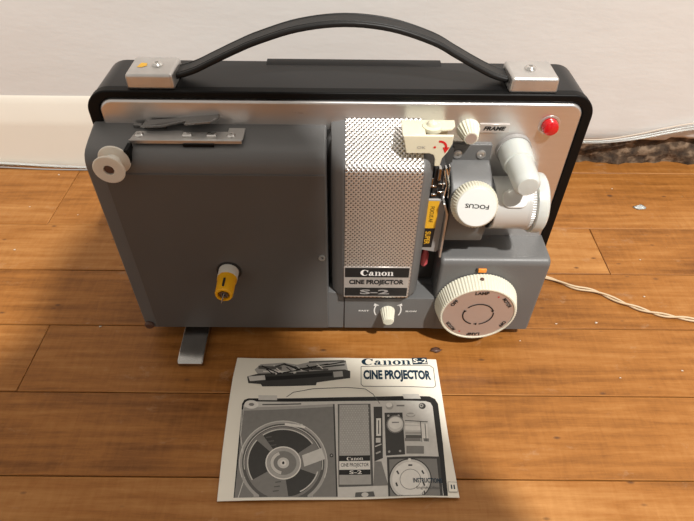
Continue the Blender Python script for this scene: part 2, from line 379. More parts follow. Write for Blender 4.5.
# ------------------------------------------------------------------ the setting
def build_setting():
    bm = NB()
    ys = [.1819 + .0717*k for k in range(-32, 5)] + [.5755, .62]
    joints = {.397: [.270, -.62], .2536: [-.2755, .71], .1819: [-.66, .92], .3253: [.83, -.8], .4687: [-.335, .64], .5755: [.1]}
    rnd = random.Random(3)
    for y0, y1 in zip(ys, ys[1:]):
        js = None
        for k, v in joints.items():
            if abs(k - y0) < .002: js = v
        if js is None: js = [rnd.uniform(-1.2, -.3), rnd.uniform(.2, 1.2)]
        xs = [-2.2] + sorted(js) + [2.2]
        for x0, x1 in zip(xs, xs[1:]):
            dz = rnd.uniform(-.0002, .0002)
            box(bm, x0+.0003, x1-.0003, y0+.0004, y1-.0004, -.02, dz, .0006, 1)
    o = obj('floor', bm, 'wood'); tag(o, 'orange-brown worn pine floorboards', None, kind='structure')
    o['label'] = 'orange-brown worn pine floorboards'
    bm = NB(); box(bm, -2.2, 2.2, -2.2, .62, -.03, -.0205)
    tag(obj('trim_1', bm, 'smoke'), 'dark space below the floorboards', None, kind='structure')
    # wall: left part reaches the skirting board, right part stops at a broken edge 4 cm above the floor
    bm = NB()
    nx, nz = 160, 26
    W0, W1, Z1 = -2.2, 2.2, 2.4
    def bottom(x):
        if x < .08: return 0.0
        n1 = noise.noise(Vector((x*22, 1.3, 0)))*.5 + noise.noise(Vector((x*70, 4, 0)))*.25
        base = .037
        if x > .395: base = .041
        return base + .006*n1
    xs = [W0, -1.2, -.7, -.4, 0.0, .0799] + [.08 + (1.0-.08)*k/nx for k in range(nx+1)] + [1.6, W1]
    zs = [0, .003, .007, .012, .02, .035, .06, .12, .25, .5, 1.0, 1.6]
    grid = []
    for x in xs:
        b = bottom(x)
        col = []
        for i, z in enumerate(zs):
            zz = b + z
            yy = .590 + (.0035*max(0, 1 - z/.012) if x >= .08 else 0) + .0012*noise.noise(Vector((x*30, z*30, 7)))*(1 if x >= .08 else 0)*max(0, 1 - z/.1)
            col.append(bm.verts.new((x, yy, zz)))
        col.append(bm.verts.new((x, .590, Z1)))
        grid.append(col)
    for a, b in zip(grid, grid[1:]):
        if abs(b[0].co.x - a[0].co.x) < .001: continue      # the skirting board ends here
        for k in range(len(a)-1): bm.faces.new((a[k], b[k], b[k+1], a[k+1]))
    # underside of the broken plaster edge and the thickness of the wall
    bk = [[bm.verts.new((c[0].co.x, .64, c[0].co.z)), bm.verts.new((c[0].co.x, .64, Z1))] for c in grid]
    for a, b, p, q in zip(grid, grid[1:], bk, bk[1:]):
        bm.faces.new((p[0], q[0], b[0], a[0])); bm.faces.new((a[-1], b[-1], q[1], p[1]))
    tag(obj('wall_back', bm, 'wall', angle=60, wn=False), 'off-white painted plaster wall', None, kind='structure')
    # crumbling masonry seen under the broken edge
    bm = NB(); nx, nz = 260, 14; g = []
    for i in range(nx+1):
        x = .07 + 1.0*i/nx; c = []
        for k in range(nz+1):
            z = -.004 + .054*k/nz
            n = noise.fractal(Vector((x*28, z*40, 2)), 1.0, 2.0, 5)
            c.append(bm.verts.new((x, .599 + .007*n, z)))
        g.append(c)
    for a, b in zip(g, g[1:]):
        for k in range(nz): bm.faces.new((a[k], b[k], b[k+1], a[k+1]))
    tag(obj('trim_2', bm, 'rough', angle=80, wn=False), 'crumbling brown plaster below the wall edge', None, kind='structure')
    # skirting board on the left with a rounded top
    prof = [(.589, -.001), (.5825, -.001), (.5820, .056), (.5828, .064), (.5845, .072), (.5862, .082), (.588, .089), (.5899, .092)]
    bm = NB(); prism(bm, prof, 'x', -2.2, .05)
    tag(obj('baseboard_back', bm, 'boardpaint', angle=60), 'cream gloss painted skirting board', None, kind='structure')
build_setting()

# cables and crumbs
def cable(name, label, cat, pts, r, m, n=8, k=10, group=None):
    bm = NB(); tube(bm, smooth_path(pts, k), r, n)
    return tag(obj(name, bm, m, angle=60, wn=False), label, cat, group)
cable('cable', 'thin clear cable lying along the foot of the cream skirting board', 'cable',
      [(-.70, .5800, .0085), (-.52, .5795, .0080), (-.44, .5785, .0065), (-.38, .5775, .0038), (-.33, .5765, .0024), (-.25, .5775, .0022), (-.1, .578, .0022), (.045, .578, .0022)], .0016, 'glassy')
cable('cable', 'thin dark grey cable just under the clear one beside the skirting board', 'cable',
      [(-.70, .5750, .0050), (-.52, .5750, .0045), (-.44, .5740, .0034), (-.38, .5725, .0016), (-.33, .5720, .0014), (-.25, .5735, .0012), (-.1, .574, .0012), (.045, .574, .0012)], .0008, 'darkcable')
for dz, dy, rr, m, lb in ((.0, 0, .0015, 'glassy', 'clear vinyl tube, lowest strand along the broken wall edge'),
                          (.0040, -.0008, .0010, 'glassy', 'thin clear strand, middle one of three along the broken wall edge'),
                          (.0078, 0, .0007, 'debris', 'thinnest pale strand, top one of three rising along the wall')):
    f = lambda x, z: (x, .5855 + dy, z + dz*(1 if x > .33 else .5))
    cable('vinyl_tube', lb, 'tube', [f(.06, .040), f(.20, .0395), f(.26, .0385), (.307, .5855+dy, .0385+dz*.5), (.345, .5855+dy, .043+dz*.8), f(.38, .051), f(.412, .058), f(.46, .063), f(.55, .064), f(.8, .066)], rr, m)

# twisted two-core mains cord running out from behind the projector
def twisted_cord():
    C = smooth_path([(.115, .405, .014), (.15, .405, .004), (.2034, .3882, .003), (.225, .376, .003), (.245, .3705, .003), (.268, .355, .003), (.292, .343, .003), (.315, .3375, .003), (.345, .332, .003), (.42, .325, .003), (.55, .33, .003), (.75, .34, .003)], 24)
    root = empty('mains_cord', (C[0].x, C[0].y, 0)); o0 = Vector((C[0].x, C[0].y, 0))
    s = 0; acc = []
    for i, p in enumerate(C):
        if i: s += (C[i]-C[i-1]).length
        t = (C[min(i+1, len(C)-1)] - C[max(i-1, 0)]).normalized(); sd = t.cross(Vector((0, 0, 1))).normalized(); u = sd.cross(t)
        acc.append((p, sd, u, s))
    for ph in (0, pi):
        bm = NB()
        path = []
        for p, sd, u, s in acc:
            a = s*2*pi/.060 + ph + 1.3*sin(s*33)
            path.append(p - o0 + sd*cos(a)*.00145 + u*sin(a)*.0009 + Vector((0, 0, -.0002)))
        tube(bm, path, .00098, 8)
        obj('strand', bm, 'cord', root, angle=60, wn=False)
    tag(root, 'pale beige twisted two-strand mains cord on the floor right of the projector', 'cord')
twisted_cord()

def crumb(name, label, cat, x, y, r, m='debris', flatn=.35, group=None, seed=0):
    bm = NB(); bmesh.ops.create_icosphere(bm, subdivisions=2, radius=r)
    for v in bm.verts:
        n = 1 + .9*noise.noise(v.co/r*1.5 + Vector((seed*3.1, 0, 0)))
        v.co = Vector((v.co.x*n*1.25, v.co.y*n*.8, v.co.z*n*flatn))
    zmin = min(v.co.z for v in bm.verts)
    for v in bm.verts: v.co += Vector((x, y, -zmin + .0002))
    return tag(obj(name, bm, m, angle=25, wn=False), label, cat, group)
fx, fy = floor_at(640, 208)
crumb('plastic_flake', 'clear flat plastic flake on the floorboards near the wall right of the projector', 'flake', fx, fy, .0050, 'glassy', .16, seed=5)
for i, (u, v, r) in enumerate([(15, 250, .0012), (59, 175, .0012), (227*.443, 290+83*.443, .0013), (596, 323, .0014), (644, 297, .0012), (612, 189, .0010), (520, 341, .0008), (640, 260, .0009), (556, 324, .001), (30, 207, .0009), (78, 215, .0008), (620, 378, .0009), (682, 371, .001)]):
    x, y = floor_at(u, v)
    crumb('plaster_crumb', 'tiny white plaster crumb scattered on the floorboards', 'crumb', x, y, r*.75, group='plaster crumbs on the floor', seed=i)
kx, ky = floor_at(436, 351)
crumb('dark_splinter', 'small dark splinter on the floor above the booklet corner', 'splinter', kx, ky, .0032, 'brown', .3, seed=9)

# ------------------------------------------------------------------ the projector
PJ = empty('film_projector', (-.1766, .3125, .014), (0, R(.28), R(.35)))
tag(PJ, 'grey and silver film projector with black carrying strap standing on the floor', 'projector')
D = .033          # depth of the face plate behind the front of the housings

# carrying case
bm = NB(); prism(bm, rrect(-.0035, .3455, -.001, .2095, .016, 8), 'y', D+.0015, D+.050, .002, 3)
case = obj('case', bm, 'black', PJ, 'black lacquered case back')
bm = NB()
outer = rrect(-.0040, .3460, -.0015, .2100, .0165, 10); inner = rrect(.0045, .3385, .006, .2045, .010, 10)
def ring_prism(bm, A, B, y0, y1, mi=0):
    a0 = [bm.verts.new((p[0], y0, p[1])) for p in A]; b0 = [bm.verts.new((p[0], y0, p[1])) for p in B]
    a1 = [bm.verts.new((p[0], y1, p[1])) for p in A]; b1 = [bm.verts.new((p[0], y1, p[1])) for p in B]
    n = len(A)
    for i in range(n):
        j = (i+1) % n
        for q in ((a0[i], a0[j], b0[j], b0[i]), (a1[j], a1[i], b1[i], b1[j]), (a0[j], a0[i], a1[i], a1[j]), (b0[i], b0[j], b1[j], b1[i])):
            bm.faces.new(q).material_index = mi
    bmesh.ops.recalc_face_normals(bm, faces=bm.faces[:])
ring_prism(bm, outer, inner, D-.0010, D+.006)
es = [e for e in bm.edges if all(abs(v.co.y - (D-.001)) < 1e-6 for v in e.verts)]
bmesh.ops.bevel(bm, geom=[e for e in es if len({round(v.co.y, 5) for v in e.verts}) == 1 and e.calc_face_angle(0) > 1], offset=.0011, segments=3, profile=.5, affect='EDGES')
obj('rim_seal', bm, 'rubber', case, 'black rubber rim around the face plate')
bm = NB(); prism(bm, [(D+.040, .2085), (D+.0502, .2085), (D+.0503, .2106), (D+.0445, .2106)], 'x', .116, .244)
obj('hinge_strip', bm, 'black', case)
# face plate
bm = NB(); prism(bm, rrect(.0050, .3380, .006, .2040, .0095, 10), 'y', D+.0010, D-.0022, 0)
fr = [f for f in bm.faces if abs(f.normal.y) > .9 and f.calc_center_median().y < D]
bmesh.ops.bevel(bm, geom=list({e for f in fr for e in f.edges}), offset=.0021, segments=4, profile=.5, affect='EDGES')
obj('face_plate', bm, 'plate', PJ, 'brushed silver face plate')

# left film cover: rounded shoulder running up to the plate, right end rounded
def shoulder(y_off=0.0, r=.0):
    return [(D, .1870), (.014, .1826), (.0075, .1806), (.0038, .1783), (.0014, .1748), (.0003, .1710), (0, .167)]
bm = NB()
prof = shoulder() + [(0, 0), (D, 0)]
prism(bm, prof, 'x', -.0028, .1612, .0020, 3)
cover = obj('film_cover', bm, 'grey', PJ, 'plain grey housing at the left', angle=40)
bm = NB(); box(bm, .0085, .1600, -.0010, .0015, .0010, .1655, .0006, 2)
obj('cover_panel', bm, 'panel', cover, 'taupe grey front panel')
bm = NB(); lathe(bm, [(.0042, -.002), (.0042, .0022), (.0030, .0034), (0, .0036)], face_front(.0015, .0006, .0035), 20)
obj('corner_screw', bm, 'brown', cover)
bm = NB(); lathe(bm, [(.0026, 0), (.0026, .0012), (.0015, .0012), (.0013, -.0008), (0, -.0008)], face_front(.1565, -.0010, .0880), 20)
obj('socket_screw', bm, 'steel', cover)
# filler body behind gap, under the vent, control strip
bm = NB(); box(bm, .1600, .1740, .0002, D, .0, .0465, .0006, 1); box(bm, .1600, .1680, .019, D, .04, .183)
obj('cover_end', bm, 'grey', cover)
bm = NB(); box(bm, .1746, .2560, 0.0, .0165, .0, .0395, .0008, 2)
box(bm, .1746, .2560, .0166, D, .0, .0390)
strip = obj('control_strip', bm, 'grey', PJ)

# lamp vent: tapered grey housing with a perforated metal front
bm = NB()
vb = [(D, .1905), (.018, .184), (.008, .1795), (.002, .176), (-.002, .169), (-.002, .050), (.0005, .0445), (D, .0445)]
vf = [(D, .1915), (.010, .1824), (.000, .1776), (-.0038, .1752), (-.006, .1700), (-.006, .052), (-.0045, .0470), (D, .0455)]
def loft_x(bm, secs):
    rings = [[bm.verts.new((x, y, z)) for y, z in pr] for x, pr in secs]
    n = len(rings[0]); fs = []
    for a, b in zip(rings, rings[1:]):
        for k in range(n): fs.append(bm.faces.new((a[k], a[(k+1) % n], b[(k+1) % n], b[k])))
    fs += [bm.faces.new(rings[0]), bm.faces.new(rings[-1][::-1])]
    bmesh.ops.recalc_face_normals(bm, faces=fs)
low = [(D, .1895), (.020, .183), (.012, .178), (.008, .173), (.006, .166), (.006, .056), (.007, .0500), (D, .0485)]
loft_x(bm, [(.1640, low), (.1650, [((a[0]+b[0])/2, (a[1]+b[1])/2) for a, b in zip(low, vb)]), (.1690, vb), (.1722, [((a[0]+3*b[0])/4, (a[1]+3*b[1])/4) for a, b in zip(vb, vf)]), (.1736, vf), (.2272, vf), (.2288, [((a[0]+3*b[0])/4, (a[1]+3*b[1])/4) for a, b in zip(vb, vf)]), (.2320, vb), (.2345, [((a[0]+b[0])/2, (a[1]+b[1])/2) for a, b in zip(low, vb)]), (.2352, low)])
vent = obj('lamp_vent', bm, 'grey', PJ, 'grey vent housing with perforated metal front', angle=50)
# perforated sheet bent over the front, with uv = (across, along)
bm = NB(); uvl = bm.loops.layers.uv.new('uv')
pp = [(D-.0024, .1920), (.0200, .1877), (.0100, .1831), (.0030, .1799), (-.0010, .1780), (-.0040, .1762), (-.0058, .1738), (-.0066, .1705), (-.0066, .150), (-.0066, .110), (-.0066, .070), (-.0066, .0520), (-.0058, .0475), (-.003, .0462)]
s = 0; rows = []
for i, (y, z) in enumerate(pp):
    if i: s += math.hypot(y-pp[i-1][0], z-pp[i-1][1])
    rows.append((bm.verts.new((.1742, y, z)), bm.verts.new((.2268, y, z)), s))
for a, b in zip(rows, rows[1:]):
    f = bm.faces.new((a[0], b[0], b[1], a[1]))
    for l in f.loops:
        l[uvl].uv = (l.vert.co.x, next(r[2] for r in rows if l.vert in r[:2]))
g = obj('perforated_grille', bm, 'grille', vent, 'perforated bright metal grille', angle=60, wn=False)
so = g.modifiers.new('thickness', 'SOLIDIFY'); so.thickness = .0005; so.offset = 0
# name plate
bm = NB(); FR = -.0071
box(bm, .1738, .2262, FR, FR+.0008, .0495, .0840, .0002, 1, 0)
q = face_front(.2, FR-.0001, .0667)
flat(bm, rrect(-.0254, .0254, .0058, .0163, .0004), q, 1)
flat(bm, rrect(-.0254, .0254, -.0160, -.0062, .0004), q, 1)
qq = face_front(.2, FR-.0002, .0667)
canon_into(bm, .0262, .0066, qq @ T(.0, .0110, 0), 3)
text_into(bm, 'CINE PROJECTOR', .0440, .0068, qq @ T(0, -.0002, 0), 1, bold=.045)
text_into(bm, 'S-2', .0240, .0056, qq @ T(-.001, -.0111, 0), 2, bold=.03)
obj('name_plate', bm, ['label_silver', 'blackink', 'greyink', 'whiteink'], vent, 'silver and black name plate', wn=False)

# lamp housing at lower right
bm = NB()
prof = [(D, .0850), (.0060, .0848), (.0030, .0840), (.0010, .0820), (0, .0785), (0, 0), (D, 0)]
prism(bm, prof, 'x', .2510, .3395, .0030, 4)
lh = obj('lamp_housing', bm, 'grey', PJ, 'grey lamp housing with rounded top edge', angle=40)
# slot between vent and lens
bm = NB(); box(bm, .2352, .2520, .0250, D-.002, .0395, .172)
obj('slot_back', bm, 'slot', PJ)

# film gate and its lettered label
gate = empty('film_gate', (.242, .012, .12), parent=PJ)
def GP(): return T(-.242, -.012, -.12)
def gobj(name, bm, m, label=None, **k):
    bm.transform(GP()); return obj(name, bm, m, gate, label, **k)
bm = NB(); box(bm, .2365, .2455, .0060, .0250, .094, .168, .001, 2)
gobj('gate_block', bm, 'smoke')
bm = NB(); prism(bm, [(.2340, .1420), (.2440, .1420), (.2478, .1330), (.2478, .0925), (.2462, .0900), (.2325, .0930)], 'y', .0040, .0062, .0004, 1)
gobj('gate_plate', bm, 'greyink')
bm = NB(); prism(bm, [(.2446, .1425), (.2460, .1425), (.2496, .1325), (.2496, .0895), (.2480, .0895), (.2480, .1320)], 'y', -.0015, .006, .0002, 1)
gobj('gate_edge', bm, 'steel', 'bright polished edge')
bm = NB()
lm = face_front(.2390, .0038, .1180)
flat(bm, [(-.0045, .0230), (.0040, .0230), (.0036, -.0030), (-.0050, -.0030)], lm, 0); flat(bm, [(-.0050, -.0030), (.0036, -.0030), (.0030, -.0225), (-.0062, -.0225)], lm, 1)
lm2 = face_front(.2390, .0036, .1180)
text_into(bm, 'FOCUS AF', .0150, .0030, lm2 @ T(-.0006, .0105, 0) @ Matrix.Rotation(R(-90), 4, 'Z'), 1)
text_into(bm, 'SUPER', .0130, .0042, lm2 @ T(-.0012, -.0125, 0) @ Matrix.Rotation(R(-90), 4, 'Z'), 0, bold=.02)
gobj('gate_label', bm, ['tape_yellow', 'blackink'], 'yellow and black lettered label', wn=False)
bm = NB()
for k, (x, z, w, h) in enumerate([(.2400, .1640, .0022, .010), (.2440, .1600, .0016, .018), (.2372, .1520, .0050, .0018), (.2425, .1490, .0050, .0016), (.2465, .1640, .0014, .012), (.2360, .1560, .0014, .007), (.2430, .1560, .0060, .0014), (.2380, .1455, .0040, .0022)]):
    box(bm, x-w/2, x+w/2, .0035 + .0012*(k % 3), .0085, z-h/2, z+h/2, .0003, 1)
tube(bm, [(.2440, .004, .1690), (.2475, .003, .1560), (.2482, .004, .1440)], .0007, 6)
tube(bm, [(.2425, .002, .1690), (.2452, .001, .1560), (.2450, .003, .1450)], .0006, 6)
gobj('gate_spring', bm, 'chrome', 'chrome springs and clips')
bm = NB(); lathe(bm, [(.0020, 0), (.0034, .003), (.0034, .013), (.0018, .017), (.0015, .020), (0, .020)], T(.2412, .0205, .0600), 16)
gobj('gate_tab', bm, 'pinkred', 'pinkish red tab low in the slot')

# loop former: cream moulding with a red arrow
lf = empty('loop_former', (.23, .02, .185), parent=PJ)
def lobj(name, bm, m, label=None, **k):
    bm.transform(T(-.23, -.02, -.185)); return obj(name, bm, m, lf, label, **k)
bm = NB(); prism(bm, [(.2112, .0185), (.2474, .0185), (.2468, .0110), (.2440, .0070), (.2385, .0060), (.2262, .0060), (.2262, .0000), (.2110, .0000)], 'z', .1965, .1984, .0006, 2)
lobj('top_shelf', bm, 'cream')
bm = NB(); box(bm, .2160, .2440, .0165, D-.002, .1850, .1966, .001, 2)
for v in bm.verts:
    if v.co.y > .025 and v.co.z > .19: v.co.z -= .0085
lobj('shelf_arm', bm, 'cream')
bm = NB()
prism(bm, [(.2112, .1984), (.2440, .1984), (.2440, .1925), (.2415, .1860), (.2385, .1812), (.2378, .1750), (.2340, .1750), (.2338, .1805), (.2325, .1838), (.2295, .1850), (.2142, .1850)], 'y', -.0022, .0002, .0006, 2)
lobj('front_flange', bm, 'cream')
bm = NB(); lathe(bm, [(.0066, -.002), (.0066, .0006), (.0040, .0012), (.0034, .0030), (.0022, .0038), (0, .0040)], T(.2315, .0098, .1984), 28)
lobj('post', bm, 'cream')
bm = NB(); fm = face_front(.2378, -.0024, .1912)
flat(bm, arc_band(-.0022, -.0012, .0044, .0015, 100, -10, 12)[::-1], fm)
flat(bm, [(.0022-.0022, -.0012), (.0068-.0022, -.0010), (.0040-.0022+.0002, -.0058)][::-1], fm)
flat(bm, arc(-.0052, -.0012, .0009, 0, 360, 10)[:-1], fm)
lobj('red_arrow', bm, 'redink', 'red curved arrow', wn=False)
bm = NB(); text_into(bm, 'OK', .0056, .0020, face_front(.2238, -.0024, .1898))
lobj('mark', bm, 'greyink', wn=False)

# knobs
def fluted(name, x, y, z, rb, rt, h, teeth, m, cap, parent, label=None):
    n = teeth*6
    bm = NB(); lathe(bm, [(rb*1.0, 0), (rb, .0015), (rb - (rb-rt)*.5, h*.5), (rt, h-.0006), (rt-.0006, h)], face_front(x, y, z), n, .0007, teeth, rng=(1, 2, 3))
    k = obj(name, bm, m, parent, label, angle=50)
    bm = NB(); lathe(bm, [(rt-.0013, 0), (rt-.0013, .0003), (0, .0003)], face_front(x, y-h, z), 24)
    obj('knob_cap', bm, cap, k); return k
fluted('framing_knob', .2608, D-.0022, .1842, .0081, .0052, .0125, 18, 'ivory', 'dialface', PJ, 'ivory fluted framing knob')
fluted('speed_knob', .2120, .0, .0238, .0063, .0048, .0125, 16, 'ivory', 'ivory', PJ, 'ivory fluted speed knob')
# framing label
bm = NB(); box(bm, .2685, .2895, D-.0032, D-.0018, .1822, .1887, .0001, 1, 0)
text_into(bm, 'FRAME', .0160, .0032, face_front(.2790, D-.0034, .1855), 1, bold=.045, shear=.3)
obj('framing_label', bm, ['label_silver', 'blackink'], PJ, 'small silver label with black lettering', wn=False)
# speed lettering and arrows
bm = NB(); sm = face_front(.2120, -.0003, .0240)
text_into(bm, 'FAST', .0090, .0019, sm @ T(-.0205, .0, 0), bold=.03); text_into(bm, 'SLOW', .0100, .0019, sm @ T(.0205, -.0004, 0), bold=.03)
for sg in (-1, 1):
    pts = arc_band(0, 0, .0118, .0011, 90-sg*62, 90-sg*118, 10)
    pts = arc_band(-sg*.003, .001, .0145, .0011, (0 if sg > 0 else 180)-28*sg, (0 if sg > 0 else 180)+30*sg, 10)
    flat(bm, pts if sg > 0 else pts, sm)
    ex = sg*.0100; flat(bm, [(ex-sg*.0026, .0070), (ex+sg*.0016, .0098), (ex+sg*.0024, .0064)], sm)
obj('speed_lettering', bm, 'whiteink', strip, 'white lettering and arrows', wn=False)

# pilot lamp
bm = NB(); lathe(bm, [(.0076, 0), (.0074, .0004), (.0062, .0006), (.0060, .0001)], face_front(.3172, D-.0022, .1878), 36)
pl = obj('lamp_bezel', bm, 'plate', PJ)
bm = NB(); lathe(bm, [(.0058, 0), (.0058, .0035), (.0050, .0056), (.0028, .0064), (0, .0065)], face_front(.3172, D-.0022, .1878), 14)
obj('pilot_lamp', bm, 'red', pl, 'red pilot lamp')

# tilting threading knob: translucent white stepped cylinder
bm = NB(); lathe(bm, [(.0128, 0), (.0124, .0032), (.0110, .0034), (.0110, .003)], face_front(.2962, D-.0022, .1680), 40)
kb = obj('knob_collar', bm, 'greyink', PJ, 'grey ring collar')
bm = NB(); lathe(bm, [(.0116, .001), (.0114, .0160), (.0104, .0200), (.0096, .0205), (.0092, .0400), (.0086, .0440), (.0068, .0462), (0, .0466)], face_front(.2962, D-.0022, .1680), 40)
obj('threading_knob', bm, 'translucent', kb, 'white translucent stepped knob')

# lens mount
bm = NB()
box(bm, .2478, .2800, D-.0052, D-.0015, .1590, .1732, .0010, 2)
prism(bm, [(D-.002, .1605), (.0260, .1604), (.0160, .1575), (.0060, .1520), (.0015, .1450), (0.0010, .1200), (.0040, .1030), (.0140, .0950), (D-.002, .0930)], 'x', .2500, .2802, .0018, 3)
mount = obj('lens_mount', bm, 'grey', PJ, 'grey lens mount bracket', angle=40)
for sx in (.2555, .2728):
    bm = NB(); lathe(bm, [(.0034, -.001), (.0034, .0007), (.0026, .0012), (.0012, .0012), (.0011, .0003), (0, .0003)], face_front(sx, D-.0052, .1655), 24)
    obj('mount_screw', bm, 'steel', mount)
# lens barrel along x
LY, LZ = .0120, .1340
def along_x(x, y=LY, z=LZ): return Matrix(((0, 0, 1, x), (1, 0, 0, y), (0, 1, 0, z), (0, 0, 0, 1)))
bm = NB(); lathe(bm, [(.0185, 0), (.0195, .0012), (.0195, .0240), (.0200, .0250), (.0200, .0270)], along_x(.2815-.0005), 64)
lens = obj('lens_barrel', bm, 'barrel', PJ, 'pale silver lens barrel')
bm = NB(); lathe(bm, [(.0190, 0), (.0190, .0016)], along_x(.2802), 48)
obj('barrel_seam', bm, 'smoke', lens)
bm = NB(); lathe(bm, [(.0196, 0), (.0203, .0004), (.0203, .0030), (.0196, .0034)], along_x(.3075), 288, .0008, 72, rng=(1, 2))
obj('knurled_ring', bm, 'barrel', lens, 'knurled ring', angle=50)
bm = NB(); lathe(bm, [(.0200, 0), (.0222, .0008), (.0226, .0058), (.0222, .0080), (.0205, .0092), (.0170, .0092), (.0165, .0050), (0, .0050)], along_x(.3108), 64)
obj('lens_cap', bm, 'translucent', lens, 'translucent white lens cap')
bm = NB(); prism(bm, rrect(-.0092, .0092, -.0055, .0080, .0054, 6), 'z', .0185, .0204, .0005, 1, M4=T(.2950, LY, LZ) @ Matrix.Rotation(R(48), 4, 'X'))
obj('barrel_pad', bm, 'barrel', lens)
# focus knob, axis tilted upward
fd = Vector((-.02, -cos(R(24)), sin(R(24)))).normalized()
fx_ = Vector((1, 0, 0)); fx_ = (fx_ - fd*fx_.dot(fd)).normalized(); fy_ = fd.cross(fx_)
def focus_frame(d):
    c = Vector((.2658, -.0120, .1480)) + fd*d
    m = Matrix((( fx_.x, fy_.x, fd.x, c.x), (fx_.y, fy_.y, fd.y, c.y), (fx_.z, fy_.z, fd.z, c.z), (0, 0, 0, 1))); return m
bm = NB(); lathe(bm, [(.0060, -.0200), (.0060, -.0100), (.0165, -.0105), (.0169, -.0095), (.0160, -.0035), (.0146, -.0006), (.0138, .0), (.0138, -.0004)], focus_frame(0), 288, .0007, 48, rng=(3, 4))
fk = obj('focus_knob', bm, 'ivory', mount, 'ivory knurled focus knob', angle=50)
bm = NB(); lathe(bm, [(.0137, -.0006), (.0137, .0003), (.0133, .0006), (0, .0006)], focus_frame(0), 64)
obj('focus_disc', bm, 'white', fk, 'white disc')
bm = NB(); text_into(bm, 'FOCUS', .0165, .0031, focus_frame(.0008) @ Matrix.Rotation(R(176), 4, 'Z') @ T(.0, -.0008, 0), bold=.02)
obj('focus_lettering', bm, 'blackink', fk, 'black upside-down lettering', wn=False)

# mode dial on the lamp housing
DX, DZ = .2858, .0368
bm = NB(); lathe(bm, [(.0330, .0004), (.0345, .0010), (.0345, .0022), (.0318, .0145), (.0310, .0152), (.0298, .0152), (.0296, .0140), (0, .0140)], face_front(DX, 0, DZ), 480, .0006, 80, rng=(1, 2, 3))
dial = obj('mode_dial', bm, 'ivory', PJ, 'large ivory knurled rotary dial', angle=45)
bm = NB(); lathe(bm, [(.0294, .0), (.0294, .0005), (0, .0005)], face_front(DX, -.0140, DZ), 72)
face = obj('dial_face', bm, 'dialface', dial, 'pinkish aluminium dial face')
bm = NB(); fm = face_front(DX, -.0148, DZ)
for w, ang, wd in (('LAMP', 2, .0112), ('MOTOR', -56, .0130), ('OFF', -118, .0078), ('LAMP', -180, .0112), ('MOTOR', -234, .0130), ('OFF', -303, .0078)):
    text_into(bm, w, wd, .0034, fm @ Matrix.Rotation(R(ang), 4, 'Z') @ T(0, .0258, 0), 0, bold=.035)
for ang in (-31, -209): flat(bm, arc(0, 0, .0008, 0, 360, 8)[:-1], fm @ Matrix.Rotation(R(ang), 4, 'Z') @ T(0, .0252, 0), 1)
for a0, a1 in ((25, 140), (160, 252), (-78, 10)):
    flat(bm, arc_band(0, 0,   .0126, .0011, a0, a1, 20), fm, 0)
for a, dr in ((22, -1), (160, 1), (-90, -1)):
    m_ = fm @ Matrix.Rotation(R(a), 4, 'Z') @ T(.0122, 0, 0)
    flat(bm, [(-.0014, -dr*.0008), (.0014, -dr*.0008), (0, dr*.0022)], m_, 0)
obj('dial_lettering', bm, ['blackink', 'redink'], dial, 'black lettering, red dots and circling arrows', wn=False)
bm = NB(); prism(bm, rrect(-.0030, .0030, -.004, .004, .001, 3), 'z', 0, .0006, M4=face_front(DX-.0016, -.0008, DZ+.0338) @ Matrix.Rotation(R(-78), 4, 'X') @ T(0, .0052, -.0004))
obj('index_mark', bm, 'ivory', dial)
bm = NB(); lathe(bm, [(.0015, 0), (.0015, .0009), (0, .0011)], face_front(DX-.0010, -.0064, DZ+.0336) @ Matrix.Rotation(R(-78), 4, 'X') @ T(0, 0, -.0004), 12)
obj('index_dot', bm, 'brown', dial)
bm = NB(); box(bm, .2818, .2884, -.0016, .001, .0728, .0762, .0003, 1)
obj('indicator_tab', bm, 'orange', lh, 'orange indicator tab')
bm = NB(); box(bm, .2800, .2816, -.0012, .001, .0728, .0764, .0002, 1)
obj('indicator_slot', bm, 'smoke', lh)

# reel spindle
SX, SZ = .0815, .0724
bm = NB(); lathe(bm, [(.0100, -.001), (.0100, .0004), (0, .0004)], face_front(SX+.0002, -.0010, SZ), 32)
sp = obj('spindle_hole', bm, 'smoke', PJ, 'black hole around the spindle')
bm = NB(); lathe(bm, [(.0080, 0), (.0080, .0085), (.0076, .0090)], face_front(SX, -.0012, SZ), 32)
obj('spindle_collar', bm, 'spool', sp, 'off-white collar')
bm = NB(); lathe(bm, [(.0078, .0075), (.0078, .0110), (.0072, .0125), (.0070, .0255), (.0064, .0268), (.0048, .0268), (.0044, .0240), (0, .0240)], face_front(SX, -.0008, SZ), 40)
sy = obj('reel_spindle', bm, 'yellow', sp, 'yellow plastic spindle')
bm = NB(); box(bm, SX-.0008, SX+.0008, -.0245, -.0160, SZ+.0066, SZ+.0080, .0002, 1)
obj('spindle_slot', bm, 'smoke', sp)
bm = NB(); lathe(bm, [(.0036, .024), (.0036, .0262), (.0014, .0262), (.0012, .0250), (0, .0250)], face_front(SX, -.0008, SZ), 16)
tube(bm, [(SX+.0004, -.0252, SZ+.0060), (SX+.0002, -.0262, SZ+.0005), (SX-.0012, -.0290, SZ-.0030), (SX-.0020, -.0300, SZ-.0062)], .0005, 6)
obj('spring_clip', bm, 'steel_dark', sp)

